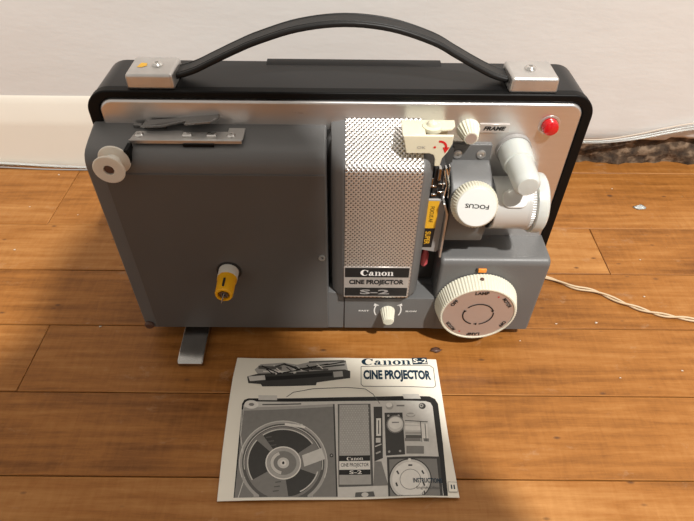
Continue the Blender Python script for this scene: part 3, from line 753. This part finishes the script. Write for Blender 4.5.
# film roller at the upper left corner
rc = Vector((.0190, -.0062, .1768))
def roller_frame(h): return face_front(rc.x, rc.y, rc.z) @ T(0, 0, h)
bm = NB()
lathe(bm, [(.0045, -.0066), (.0102, -.0066), (.0108, -.0060), (.0104, -.0050), (.0058, -.0034), (.0050, -.0005), (.0054, .0026), (.0092, .0044), (.0103, .0051), (.0105, .0059), (.0099, .0065), (.0036, .0065), (.0034, .0040), (0, .0040)], roller_frame(0), 48)
rl = obj('film_roller', bm, 'spool', PJ, 'off-white flanged film roller')
bm = NB(); lathe(bm, [(.0032, 0), (.0032, .0054), (.0026, .0058), (0, .0058)], roller_frame(0), 24); tube(bm, [(rc.x, .000, rc.z), (rc.x, .012, rc.z)], .003, 12)
obj('roller_pin', bm, 'brown', rl)
bm = NB(); box(bm, .0268, .0300, -.0010, .0090, .1745, .1845, .0005, 1)
obj('roller_stop', bm, 'rubber', PJ, 'small black stop beside the roller')

# film cutter / guide on the shoulder
gd = empty('film_guide', (.065, .018, .185), parent=PJ)
def dobj(name, bm, m, label=None, **k):
    bm.transform(T(-.065, -.018, -.185)); return obj(name, bm, m, gd, label, **k)
bm = NB()
prism(bm, [(.0280, .0100), (.1035, .0112), (.1045, .0125), (.1045, .0265), (.0930, .0265), (.0930, .0215), (.0630, .0205), (.0620, .0225), (.0300, .0215)], 'z', .1848, .1860, .0003, 1)
prism(bm, [(.0280, .1860), (.0280, .1832), (.1040, .1835), (.1040, .1860)], 'y', .0096, .0108, .0002, 1)
dobj('guide_bar', bm, 'steel', 'shiny steel guide bar')
for sx in (.0335, .0960):
    bm = NB(); lathe(bm, [(.0030, 0), (.0030, .0008), (.0022, .0016), (.0010, .0016), (.0009, .0008), (0, .0008)], T(sx, .0160, .1859), 20)
    dobj('guide_screw', bm, 'chrome')
for sx in (.0665, .0830):
    bm = NB(); box(bm, sx-.0032, sx+.0032, .0130, .0175, .1858, .1880, .0005, 1)
    dobj('guide_lug', bm, 'chrome')
bm = NB()
prism(bm, [(.0340, .0235), (.0380, .0320), (.0560, .0335), (.0820, .0430), (.0868, .0415), (.0868, .0300), (.0820, .0245), (.0640, .0245), (.0640, .0290), (.0480, .0245)], 'z', .1885, .1903, .0003, 1)
for v in bm.verts: v.co.z += max(0, (v.co.x-.048))*.10; v.co.y -= .003
dobj('cutter_blade', bm, 'steel_dark', 'dark polished pressure blade')
bm = NB(); prism(bm, [(.0340, .0250), (.0345, .0310), (.0500, .0320), (.0500, .0250)], 'z', .1850, .1887)
prism(bm, [(.0270, .0260), (.0330, .0255), (.0330, .0285), (.0270, .0285)], 'z', .1855, .1880, .0003, 1)
dobj('blade_base', bm, 'steel_dark')
bm = NB(); box(bm, .0640, .0850, .0085, .0096, .1815, .1838, .0003, 1)
dobj('film_slot', bm, 'rubber')

# strap handle and brackets
handle = empty('carry_handle', (.172, .051, .212), parent=PJ)
def hobj(name, bm, m, label=None, **k):
    par = k.pop('parent', handle)
    bm.transform(T(-.172, -.051, -.212)); return obj(name, bm, m, par, label, **k)
bm = NB()
HP = [(.034, .2135), (.046, .2135), (.056, .2145), (.070, .2185), (.084, .2250), (.100, .2325), (.116, .2392), (.143, .2476), (.173, .2512), (.203, .2484), (.231, .2398), (.247, .2315), (.262, .2235), (.276, .2170), (.290, .2138), (.300, .2135), (.312, .2135)]
path = smooth_path([(x, .0510, z) for x, z in HP], 5)
sec = rrect(-.0086, .0086, -.0018, .0018, .0013, 3)
tube(bm, path, 0, sec=sec)
hobj('strap', bm, 'strap', 'black ribbed carrying strap', angle=35)
bm = NB()
for yy in (.0452, .0568):
    tube(bm, [p + Vector((0, yy-.051, .0017)) for p in path], .0006, 6)
hobj('strap_stitching', bm, 'strap', angle=60, wn=False)
for k, (x0, x1) in enumerate(((.0265, .0585), (.2850, .3175))):
    bm = NB()
    b0 = box(bm, x0, x1, .0345, .0625, .2094, .2205, .0022, 4)
    for v in bm.verts:
        t = (v.co.z-.2094)/.011
        v.co.x = (x0+x1)/2 + (v.co.x-(x0+x1)/2)*(1.03 - .05*t); v.co.y += .0004*t
    br = hobj('handle_bracket', bm, 'steel', 'worn steel strap bracket', angle=35)
    bm = NB(); cx = (x0+x1)/2 + (.003 if k == 0 else -.001)
    lathe(bm, [(.0040, -.0004), (.0040, .0010), (.0030, .0022), (.0012, .0024), (.0012, .0014), (0, .0014)], T(cx, .0490, .2203), 24)
    sc = hobj('bracket_screw', bm, 'chrome'); sc.parent = br
    if k == 0:
        bm = NB(); flat(bm, [(-.0045, -.003), (-.001, -.0035), (.0018, -.001), (.0012, .003), (-.003, .0035)], T(cx-.0085, .0485, .2207))
        st = hobj('tarnish_patch', bm, 'tape_yellow', wn=False); st.parent = br

# tilt foot and rubber feet
bm = NB()
prism(bm, [(.034, -.0090), (.034, -.0035), (-.022, -.0058), (-.0310, -.0072), (-.0332, -.0092), (-.0325, -.0134), (-.010, -.0134), (.034, -.0118)], 'x', .0302, .0528, .0016, 3)
obj('tilt_foot', bm, 'foot', PJ, 'flat polished metal tilt foot', angle=40)
bm = NB(); box(bm, .033, .050, .018, .040, -.0045, .001)
obj('tilt_foot_pivot', bm, 'smoke', PJ)
for x, y in ((.04, .070), (.300, .070), (.300, .022)):
    bm = NB(); zb = .014 - x*sin(R(.28)); lathe(bm, [(.0055, -zb+.0002), (.0065, -zb+.002), (.0070, .0005)], T(x, y, 0), 20)
    obj('rubber_foot', bm, 'rubber', PJ)

# ------------------------------------------------------------------ the instruction booklet
BX0, BY0 = -.0063, .2275
def sag(x, y):
    """height of the curled cover above the floor at world x, y"""
    s = (x + .0945)/.175
    t = (y - .165)/.124
    z = .0016 + .0022*math.exp(-((s-.86)/.16)**2) + .0012*math.exp(-((s-.45)/.3)**2) + .0007*sin(s*9 + t*3)
    z += .0016*max(0, t-.55)*max(0, 1-s*1.6)
    return z
BK = empty('instruction_booklet', (BX0, BY0, 0))
tag(BK, 'cream instruction booklet with printed picture on its cover, lying before the projector', 'booklet')
def to_page(u, v): return floor_at(u, v, .003)
def grid_cut(bm, step=.008):
    for ax, lo, hi in ((0, -.12, .12), (1, .15, .31)):
        k = lo
        while k < hi:
            co = [0, 0, 0]; co[ax] = k; no = [0, 0, 0]; no[ax] = 1
            bmesh.ops.bisect_plane(bm, geom=bm.verts[:]+bm.edges[:]+bm.faces[:], plane_co=co, plane_no=no); k += step
def page_obj(name, bm, mats, label=None, parent=None, h=0.0):
    grid_cut(bm)
    for v in bm.verts: v.co.z = v.co.z + sag(v.co.x, v.co.y) + h
    bm.transform(T(-BX0, -BY0, 0))
    return obj(name, bm, mats, parent or BK, label, angle=70, wn=False)
corners = [(237.5, 357.5), (436, 359), (441.5, 392), (449, 440), (459.5, 497.5), (217, 500.5), (222.5, 450), (228.5, 405), (233, 377)]
cp = [to_page(*p) for p in corners]
def ring_smooth(P):
    return P
bm = NB(); prism(bm, cp[::-1], 'z', -.0004, 0)
page_obj('front_cover', bm, 'paper', 'cream front cover')
bm = NB()
for k in range(3):
    c2 = [(x + .0006*(k % 2) - .0003, y + .0003*k) for x, y in cp]
    prism(bm, c2[::-1], 'z', -.0004-.0003*(k+1), -.0004-.0003*k - .0001)
grid_cut(bm, .012)
for v in bm.verts: v.co.z += sag(v.co.x, v.co.y)
bm.transform(T(-BX0, -BY0, 0)); obj('inner_pages', bm, 'paper', BK, angle=70, wn=False)

# the print on the cover; coordinates measured on an enlarged view of the booklet
LAY = [0]
def pg(X, Y): return to_page(200 + X/2.5704, 345 + Y/2.5704)
bmP = NB()
def ink(pts, mi, lay):
    P = [pg(*p) for p in pts]
    ar = sum(P[i][0]*P[(i+1) % len(P)][1] - P[(i+1) % len(P)][0]*P[i][1] for i in range(len(P)))
    if ar < 0: P = P[::-1]
    vs = [bmP.verts.new((x, y, .00003*lay)) for x, y in P]
    bmP.faces.new(vs).material_index = mi
def q4(x0, y0, x1, y1, mi, lay): ink([(x0, y0), (x1, y0), (x1, y1), (x0, y1)], mi, lay)
def ell(cx, cy, rx, ry, mi, lay, a0=0, a1=360, n=30): ink([(cx+rx*cos(R(a0+(a1-a0)*k/n)), cy+ry*sin(R(a0+(a1-a0)*k/n))) for k in range(n)], mi, lay)
def band(cx, cy, rx, ry, w, mi, lay, a0=0, a1=360, n=28):
    for k in range(n):
        t0 = R(a0+(a1-a0)*k/n); t1 = R(a0+(a1-a0)*(k+1)/n)
        ink([(cx+rx*cos(t0), cy+ry*sin(t0)), (cx+rx*cos(t1), cy+ry*sin(t1)), (cx+(rx-w)*cos(t1), cy+(ry-w)*sin(t1)), (cx+(rx-w)*cos(t0), cy+(ry-w)*sin(t0))], mi, lay)
def line(pts, w, mi, lay):
    for (xa, ya), (xb, yb) in zip(pts, pts[1:]):
        dx, dy = xb-xa, yb-ya; l = math.hypot(dx, dy) or 1; nx, ny = -dy/l*w/2, dx/l*w/2
        ink([(xa+nx, ya+ny), (xb+nx, yb+ny), (xb-nx, yb-ny), (xa-nx, ya-ny)], mi, lay)
# slots: 0..6 = greys p0..p6, 7 = blue-black, 8 = paper
ink([(108, 150), (114, 140), (125, 136), (445, 134), (590, 132), (604, 138), (612, 150), (624, 250), (637, 389), (86, 392)], 0, 1)   # case outline
ink([(112, 154), (118, 147), (128, 144), (580, 145), (592, 148), (598, 158), (610, 260), (626, 389), (89, 392)], 5, 2)              # face plate
ink([(112, 168), (345, 158), (352, 389), (88, 392)], 3, 3)                                                                             # film cover
ink([(112, 160), (345, 151), (345, 158), (112, 168)], 4, 3)
line([(344, 152), (352, 389)], 4, 1, 4)
q4(150, 128, 198, 141, 5, 4); ink([(520, 128), (562, 127), (568, 140), (524, 141)], 5, 4); line([(150, 141), (198, 141)], 1.5, 1, 5); line([(522, 141), (568, 140)], 1.5, 1, 5)
line([(222, 132), (240, 120), (290, 112), (380, 110), (425, 114), (445, 128), (462, 152)], 1.6, 2, 5)
ell(132, 152, 18, 11, 6, 5); ell(132, 152, 7, 4, 3, 6); line([(108, 165), (104, 230), (118, 330), (98, 392)], 2, 5, 5); line([(160, 152), (260, 150)], 3, 2, 5)
# film reel, cut off by the lower edge of the picture
cx, cy = 214, 303
def clipped_disc(rx, ry, mi, lay, a=40):
    pts = []
    for k in range(60):
        t = 2*pi*k/60; x, y = cx+rx*cos(t), cy+ry*sin(t)
        if y < 390: pts.append((x, y))
    # rotate the list so the gap is at the ends
    g = max(range(len(pts)), key=lambda i: math.hypot(pts[i][0]-pts[i-1][0], pts[i][1]-pts[i-1][1]))
    pts = pts[g:]+pts[:g]
    if len(pts) < 60: x0 = pts[-1][0]; pts = pts + [(x0, 390.5), (pts[0][0], 390.5)]
    ink(pts, mi, lay)
clipped_disc(114, 110, 4, 5); clipped_disc(106, 102, 2, 6); clipped_disc(98, 94, 3, 7)
def wedge(a0, a1, lay):
    P = []
    for k in range(13):
        t = R(a0+(a1-a0)*k/12); P.append((cx+92*cos(t), min(389, cy+88*sin(t))))
    for k in range(9):
        t = R(a1+(a0-a1)*k/8); P.append((cx+44*cos(t), min(388, cy+42*sin(t))))
    ink(P, 1, lay)
wedge(-125, -35, 8); wedge(150, 222, 8); wedge(20, 82, 8)
band(cx, cy, 114, 110, 2.5, 5, 9, 160, 380); band(cx, cy, 102, 98, 2, 5, 9, 170, 370); band(cx, cy, 93, 89, 3, 5, 9, -125, -35); band(cx, cy, 93, 89, 3, 5, 9, 150, 222); band(cx, cy, 93, 85, 3, 5, 9, 15, 62)
ink([(262, 283), (312, 264), (322, 292), (268, 312)], 5, 10)
for a, l in ((240, 10), (105, 10)):
    for r_ in (52, 64, 76): 
        t = R(a); line([(cx+r_*cos(t)-7, cy+r_*sin(t)), (cx+r_*cos(t)+8, cy+r_*sin(t)-2)], 3, 2, l)
ell(cx, cy, 46, 43, 4, 10); band(cx, cy, 46, 43, 3, 6, 11); ell(cx, cy, 34, 31, 3, 11); band(cx, cy, 33, 30, 8, 5, 12, 100, 250); ell(cx, cy, 15, 14, 5, 13); ell(cx, cy, 8, 8, 6, 14); ell(cx, cy, 3, 4, 0, 15)
line([(218, 202), (270, 210)], 6, 6, 9)
ell(338, 283, 5, 5, 1, 6); ell(338, 283, 2, 2, 4, 7)
# vent
ink([(354, 152), (438, 152), (446, 362), (356, 364)], 2, 5); ink([(358, 154), (432, 154), (440, 358), (358, 358)], 4, 6)
for j in range(22):
    y = 158 + j*5.6
    for k in range(11): ell(362 + k*6.8 + (3.4 if j % 2 else 0), y, 1.1, 1.0, 5, 7, n=5)
q4(358, 284, 437, 298, 0, 8); q4(358, 298, 437, 320, 6, 8); q4(358, 320, 438, 333, 0, 8)
# gate
ink([(446, 160), (468, 160), (470, 292), (448, 300)], 1, 6); q4(453, 190, 465, 235, 6, 7); line([(459, 195), (459, 230)], 3, 2, 8); q4(452, 240, 464, 252, 5, 7); line([(450, 262), (466, 256)], 3, 5, 7); line([(452, 280), (464, 275)], 4, 4, 7)
ink([(448, 300), (466, 300), (484, 362), (446, 362)], 3, 6)
# lens mount, knobs
ink([(474, 176), (520, 176), (527, 284), (478, 286)], 1, 6); ell(484, 184, 3, 3, 4, 7); ell(510, 184, 3, 3, 4, 7); ell(486, 276, 3, 3, 4, 7); ell(514, 275, 3, 3, 4, 7)
ink([(525, 198), (566, 198), (570, 252), (527, 254)], 5, 7); line([(526, 197), (585, 199)], 2, 1, 9); line([(566, 198), (570, 252)], 2, 2, 9); line([(527, 216), (568, 216)], 10, 6, 8); line([(527, 229), (569, 229)], 7, 4, 8); line([(528, 238), (569, 238)], 8, 2, 8); line([(578, 204), (581, 250)], 2, 2, 9); ink([(566, 204), (584, 204), (587, 250), (570, 252)], 6, 7); line([(526, 246), (588, 246)], 8, 3, 8); line([(526, 205), (584, 207)], 4, 6, 8)
ell(502, 206, 23, 23, 5, 8); band(502, 206, 23, 23, 3, 3, 9); ell(502, 203, 17, 15, 6, 9); q4(493, 200, 511, 203, 3, 10)
ell(487, 159, 10, 9, 4, 6); ell(486, 156, 8, 6, 6, 7); q4(505, 156, 525, 160, 3, 6); ell(541, 174, 13, 12, 5, 6); ell(541, 182, 12, 6, 4, 6); ell(571, 158, 9, 8, 1, 6); ell(569, 157, 5, 5, 4, 7); ell(569, 157, 2, 2, 1, 8)
q4(530, 262, 575, 282, 3, 6)
# lamp housing and dial
ink([(480, 290), (616, 288), (624, 389), (484, 390)], 1, 7); ink([(486, 296), (608, 294), (617, 389), (489, 390)], 3, 8)
def half_dial(r, mi, lay):
    P = [(540 + r*cos(R(a)), 348 + r*.98*sin(R(a))) for a in range(0, 360, 8)]
    P = [(x, min(y, 388.5)) for x, y in P]; ink(P, mi, lay)
half_dial(55, 1, 9); half_dial(52, 5, 9); half_dial(46, 6, 10); half_dial(27, 3, 11); half_dial(25.5, 6, 12); ell(538, 298, 4, 4, 6, 10)
for a in (-150, -90, -30, 20, 160): t = R(a); line([(540+37*cos(t)-5*abs(sin(t)), 348+36*sin(t)-5*abs(cos(t))), (540+37*cos(t)+5*abs(sin(t)), 348+36*sin(t)+5*abs(cos(t)))], 4, 1, 13)
ink([(400, 378), (446, 376), (450, 389), (398, 390)], 2, 6); ell(424, 384, 9, 6, 5, 7)
# small picture of the closed projector at top left
ink([(140, 62), (156, 48), (214, 44), (250, 50), (290, 42), (374, 40), (380, 66), (150, 76)], 4, 2)
ink([(121, 80), (150, 72), (372, 64), (386, 68), (386, 86), (300, 96), (298, 103), (160, 105), (156, 99), (124, 97)], 1, 3)
for k in range(6): line([(170+k*26, 60-k*2.2), (186+k*26, 72-k*2)], 2.5, (0, 6, 1, 5, 0, 6)[k], 6)
line([(158, 52), (200, 70)], 3, 0, 6); line([(215, 46), (250, 62), (330, 50)], 3, 0, 6); line([(290, 60), (372, 52)], 4, 1, 6)
ink([(124, 80), (166, 76), (168, 88), (128, 92)], 5, 4); ink([(342, 70), (366, 68), (368, 82), (344, 84)], 4, 4)
ink([(168, 80), (340, 72), (340, 80), (168, 90)], 0, 4)
for pts, w, mi in (([(170, 62), (215, 48), (280, 66)], 4, 1), ([(200, 72), (290, 58), (375, 44)], 3, 0), ([(250, 60), (330, 64)], 5, 2), ([(150, 56), (210, 58)], 8, 2), ([(190, 50), (196, 74)], 4, 5), ([(240, 52), (244, 72)], 7, 5), ([(280, 44), (370, 42)], 4, 2), ([(300, 56), (350, 54)], 3, 6), ([(162, 66), (240, 68)], 3, 6)):
    line(pts, w, mi, 5)
# title frame and small printed box
for pts in ([(414, 56), (590, 52), (600, 58), (606, 104), (600, 109), (420, 107), (414, 102), (414, 56)],): line(pts, 1.6, 2, 2)
ink([(637, 353), (660, 353), (663, 378), (639, 379)], 8, 16); line([(637, 353), (660, 353), (663, 378), (639, 379), (637, 353)], 1, 3, 17)
line([(645.5, 360), (647, 371)], 3.6, 7, 17); line([(652.5, 360), (654, 371)], 3.6, 7, 17)
ink([(544, 34), (582, 32), (586, 49), (547, 51)], 7, 2)
page_obj('cover_picture', bmP, ['p0', 'p1', 'p2', 'p3', 'p4', 'p5', 'p6', 'pblue', 'paper'], 'black and white printed picture of the projector', h=.0001)

def frame_on_page(X, Y, X2, Y2, lay):
    """frame at the picture point X,Y whose x axis runs to X2,Y2"""
    a = Vector((*pg(X, Y), 0)); b = Vector((*pg(X2, Y2), 0)); d = (b-a).normalized(); n = Vector((-d.y, d.x, 0))
    return Matrix(((d.x, n.x, 0, a.x), (d.y, n.y, 0, a.y), (0, 0, 1, .00003*lay), (0, 0, 0, 1)))
def dist(X, Y, X2, Y2): return (Vector(pg(X, Y)) - Vector(pg(X2, Y2))).length
def ptext(bm, s, X0, X1, Y0, Y1, mi, lay, **k):
    Xc, Yc = (X0+X1)/2, (Y0+Y1)/2
    text_into(bm, s, dist(X0, Yc, X1, Yc), dist(Xc, Y0, Xc, Y1), frame_on_page(Xc, Yc, X1, Yc, lay), mi, **k)
def title(name, s, X0, X1, Y0, Y1, m, lay, parent=None, **k):
    bm = NB()
    if s == 'CANON': canon_into(bm, dist(X0, (Y0+Y1)/2, X1, (Y0+Y1)/2), dist((X0+X1)/2, Y0, (X0+X1)/2, Y1), frame_on_page((X0+X1)/2, (Y0+Y1)/2, X1, (Y0+Y1)/2 - .5, lay), 0)
    else: ptext(bm, s, X0, X1, Y0, Y1, 0, lay, **k)
    return page_obj(name, bm, m, h=.0001)
title('maker_name', 'CANON', 415, 541, 35, 52, 'pblue', 3)
title('model_mark', 'S-2', 548, 583, 35.5, 47, 'paper', 4, bold=.02)
title('cover_title', 'CINE PROJECTOR', 420, 594, 65, 96, 'pblue', 3, bold=.05)
title('subtitle', 'INSTRUCTIONS', 547, 622, 345, 357, 'pblue', 18, bold=.02)
title('edition_line', 'English Edition', 556, 621, 366, 375, 'p2', 18)
title('plate_name', 'CANON', 377, 419, 287, 296, 'p6', 10)
title('plate_title', 'CINE PROJECTOR', 362, 434, 303, 315, 'p0', 10, bold=.01)
title('plate_model', 'S-2', 384, 416, 322, 331, 'p6', 10, bold=.02)
title('reel_lettering', 'SUPER 8', 224, 264, 202, 208, 'p6', 12)

# ------------------------------------------------------------------ the photographer kneeling behind the camera (casts the soft shadow over the floor)
def skin_mesh(name, verts, edges, rad, m, parent, loc, label=None, sub=2, root=0):
    me = bpy.data.meshes.new(name); me.from_pydata([Vector(v)-Vector(loc) for v in verts], edges, [])
    o = bpy.data.objects.new(name, me); COL.objects.link(o); o.parent = parent
    me.materials.append(M[m])
    s = o.modifiers.new('skin', 'SKIN'); s.use_smooth_shade = True
    sv = me.skin_vertices[0].data if me.skin_vertices else None
    if sv is None:
        bm = bmesh.new(); bm.from_mesh(me); bm.verts.layers.skin.verify(); bm.to_mesh(me); bm.free(); sv = me.skin_vertices[0].data
    for i, r in enumerate(rad): sv[i].radius = (r, r) if not isinstance(r, tuple) else r
    sv[root].use_root = True
    if sub: u = o.modifiers.new('sub', 'SUBSURF'); u.levels = sub; u.render_levels = sub
    if label: o['label'] = label
    return o
M['skin'] = mat('skin', (.58, .36, .26), .5, sss=.1)
M['sweater'] = mat('navy_knit', (.03, .04, .07), .9, bump=.5, bscale=300)
M['jeans'] = mat('dark_denim', (.04, .055, .09), .85, bump=.3, bscale=400)
M['hair'] = mat('brown_hair', (.05, .03, .02), .6, bump=.6, bscale=200)
def person():
    L0 = (.2, -.62, 0)
    root = empty('person', L0)
    tag(root, 'person in dark clothes crouching over the camera outside the picture, holding a phone', 'person')
    V = [(.17, -.42, .42), (.165, -.31, .50), (.155, -.18, .565), (.148, -.07, .60), (.145, -.01, .625), (.140, .000, .640), (.135, .010, .665), (.130, .018, .695), (.130, .018, .725),
         (.035, -.04, .600), (-.03, -.12, .46), (-.10, -.10, .395), (-.137, -.045, .405),
         (.232, -.085, .585), (.290, -.15, .44), (.18, -.10, .385), (.075, -.045, .395),
         (.09, -.42, .38), (.05, -.22, .20), (.05, -.42, .05), (.05, -.34, .03),
         (.25, -.42, .38), (.30, -.22, .20), (.29, -.42, .05), (.29, -.34, .03)]
    E = [(0, 1), (1, 2), (2, 3), (3, 4), (4, 5), (5, 6), (6, 7), (7, 8), (3, 9), (9, 10), (10, 11), (11, 12), (3, 13), (13, 14), (14, 15), (15, 16), (0, 17), (17, 18), (18, 19), (19, 20), (0, 21), (21, 22), (22, 23), (23, 24)]
    Rd = [.11, .11, .115, .095, .05, .045, .062, .075, .055, .055, .038, .026, .024, .055, .038, .026, .024, .085, .055, .045, .035, .085, .055, .045, .035]
    body = skin_mesh('body', V, E, Rd, 'skin', root, L0)
    g = .008
    a = skin_mesh('sweater', V[:5]+V[9:12]+V[13:16], [(0, 1), (1, 2), (2, 3), (3, 4), (3, 5), (5, 6), (6, 7), (3, 8), (8, 9), (9, 10)], [r+g for r in (Rd[:5]+Rd[9:12]+Rd[13:16])], 'sweater', root, L0, 'dark sweater')
    b = skin_mesh('trousers', [V[0]]+V[17:20]+V[21:24], [(0, 1), (1, 2), (2, 3), (0, 4), (4, 5), (5, 6)], [.118, .092, .062, .052, .092, .062, .052], 'jeans', root, L0, 'dark trousers')
    # hair
    bm = NB(); bmesh.ops.create_icosphere(bm, subdivisions=4, radius=.082)
    bmesh.ops.delete(bm, geom=[v for v in bm.verts if v.co.z < -.02 and v.co.y > -.02], context='VERTS')
    for v in bm.verts: v.co = v.co*(1 + .04*noise.noise(v.co*40)); v.co = Vector((v.co.x*.92, v.co.y*1.08, v.co.z)) + Vector((.130, -.004, .713)) - Vector(L0)
    h = obj('hair', bm, 'hair', root, 'short brown hair', wn=False); h.modifiers.new('t', 'SOLIDIFY').thickness = .006
    # face
    bm = NB(); bmesh.ops.create_icosphere(bm, subdivisions=2, radius=.011)
    for v in bm.verts: v.co = Vector((v.co.x*.8, v.co.y*1.2, v.co.z*1.6)) + Vector((.130, .092, .675)) - Vector(L0)
    obj('nose', bm, 'skin', root, wn=False)
    for sx in (-1, 1):
        bm = NB(); bmesh.ops.create_icosphere(bm, subdivisions=2, radius=.0095)
        for v in bm.verts: v.co += Vector((.130+sx*.026, .078, .697)) - Vector(L0)
        e = obj('eye', bm, 'white', root, wn=False)
        bm = NB(); bmesh.ops.create_icosphere(bm, subdivisions=2, radius=.0045)
        for v in bm.verts: v.co += Vector((.130+sx*.026, .0845, .695)) - Vector(L0)
        obj('iris', bm, 'blackink', e, wn=False)
        bm = NB(); bmesh.ops.create_icosphere(bm, subdivisions=2, radius=.018)
        for v in bm.verts: v.co = Vector((v.co.x*.35, v.co.y*.7, v.co.z)) + Vector((.130+sx*.074, .011, .690)) - Vector(L0)
        obj('ear', bm, 'skin', root, wn=False)
    bm = NB(); tube(bm, [Vector(p)-Vector(L0) for p in ((.108, .074, .651), (.130, .081, .649), (.152, .074, .651))], .003, 6)
    obj('mouth', bm, 'pinkred', root, wn=False)
    # fingers wrapped round the ends of the phone
    for (bx, sgn) in ((-.135, 1), (.075, -1)):
        for k in range(4):
            ln = (.9, 1.0, .95, .75)[k]
            p0 = Vector((bx, -.045, .405 - .014*k + .012)); 
            P = [p0, p0+Vector((-sgn*.012, .022, .004)), p0+Vector((-sgn*.004*ln, .046*ln, .004)), p0+Vector((sgn*.008*ln, .046*ln, .003))]
            skin_mesh('finger', P, [(0, 1), (1, 2), (2, 3)], [.0095, .0085, .0075, .006], 'skin', root, L0, sub=1)
        p0 = Vector((bx, -.045, .40)); P = [p0, p0+Vector((sgn*.014, -.012, -.004)), p0+Vector((sgn*.030, -.010, .004)), p0+Vector((sgn*.040, -.006, .010))]
        skin_mesh('thumb', P, [(0, 1), (1, 2), (2, 3)], [.011, .010, .009, .007], 'skin', root, L0, sub=1)
    return root
person()
ph = empty('phone', (0, 0, H)); ph.rotation_euler = (pi/2 - PITCH, 0, 0)
tag(ph, 'black phone held level behind the view of the picture, out of frame', 'phone')
bm = NB(); prism(bm, rrect(-.125, .020, -.050, .018, .009, 6), 'z', .0060, .0135, .0012, 2); obj('phone_body', bm, 'black', ph)
bm = NB(); prism(bm, rrect(-.121, .016, -.046, .014, .006, 6), 'z', .0136, .0139); obj('screen', bm, 'smoke', ph)
bm = NB(); lathe(bm, [(.006, .0040), (.006, .0065)], T(0, 0, 0), 24); obj('phone_lens', bm, 'smoke', ph)


# ------------------------------------------------------------------ light
w = bpy.data.worlds.new('room'); scene.world = w; w.use_nodes = True
w.node_tree.nodes['Background'].inputs[0].default_value = (1.0, .91, .81, 1); w.node_tree.nodes['Background'].inputs[1].default_value = .60
ld = bpy.data.lights.new('ceiling_lamp', 'AREA'); ld.shape = 'DISK'; ld.size = .10; ld.energy = 94; ld.color = (1.0, .965, .91)
lo = bpy.data.objects.new('ceiling_lamp', ld); COL.objects.link(lo); lo.location = (.80, -.80, 2.25)
lo.rotation_euler = (Vector((0, .3, .1)) - lo.location).to_track_quat('-Z', 'Y').to_euler()
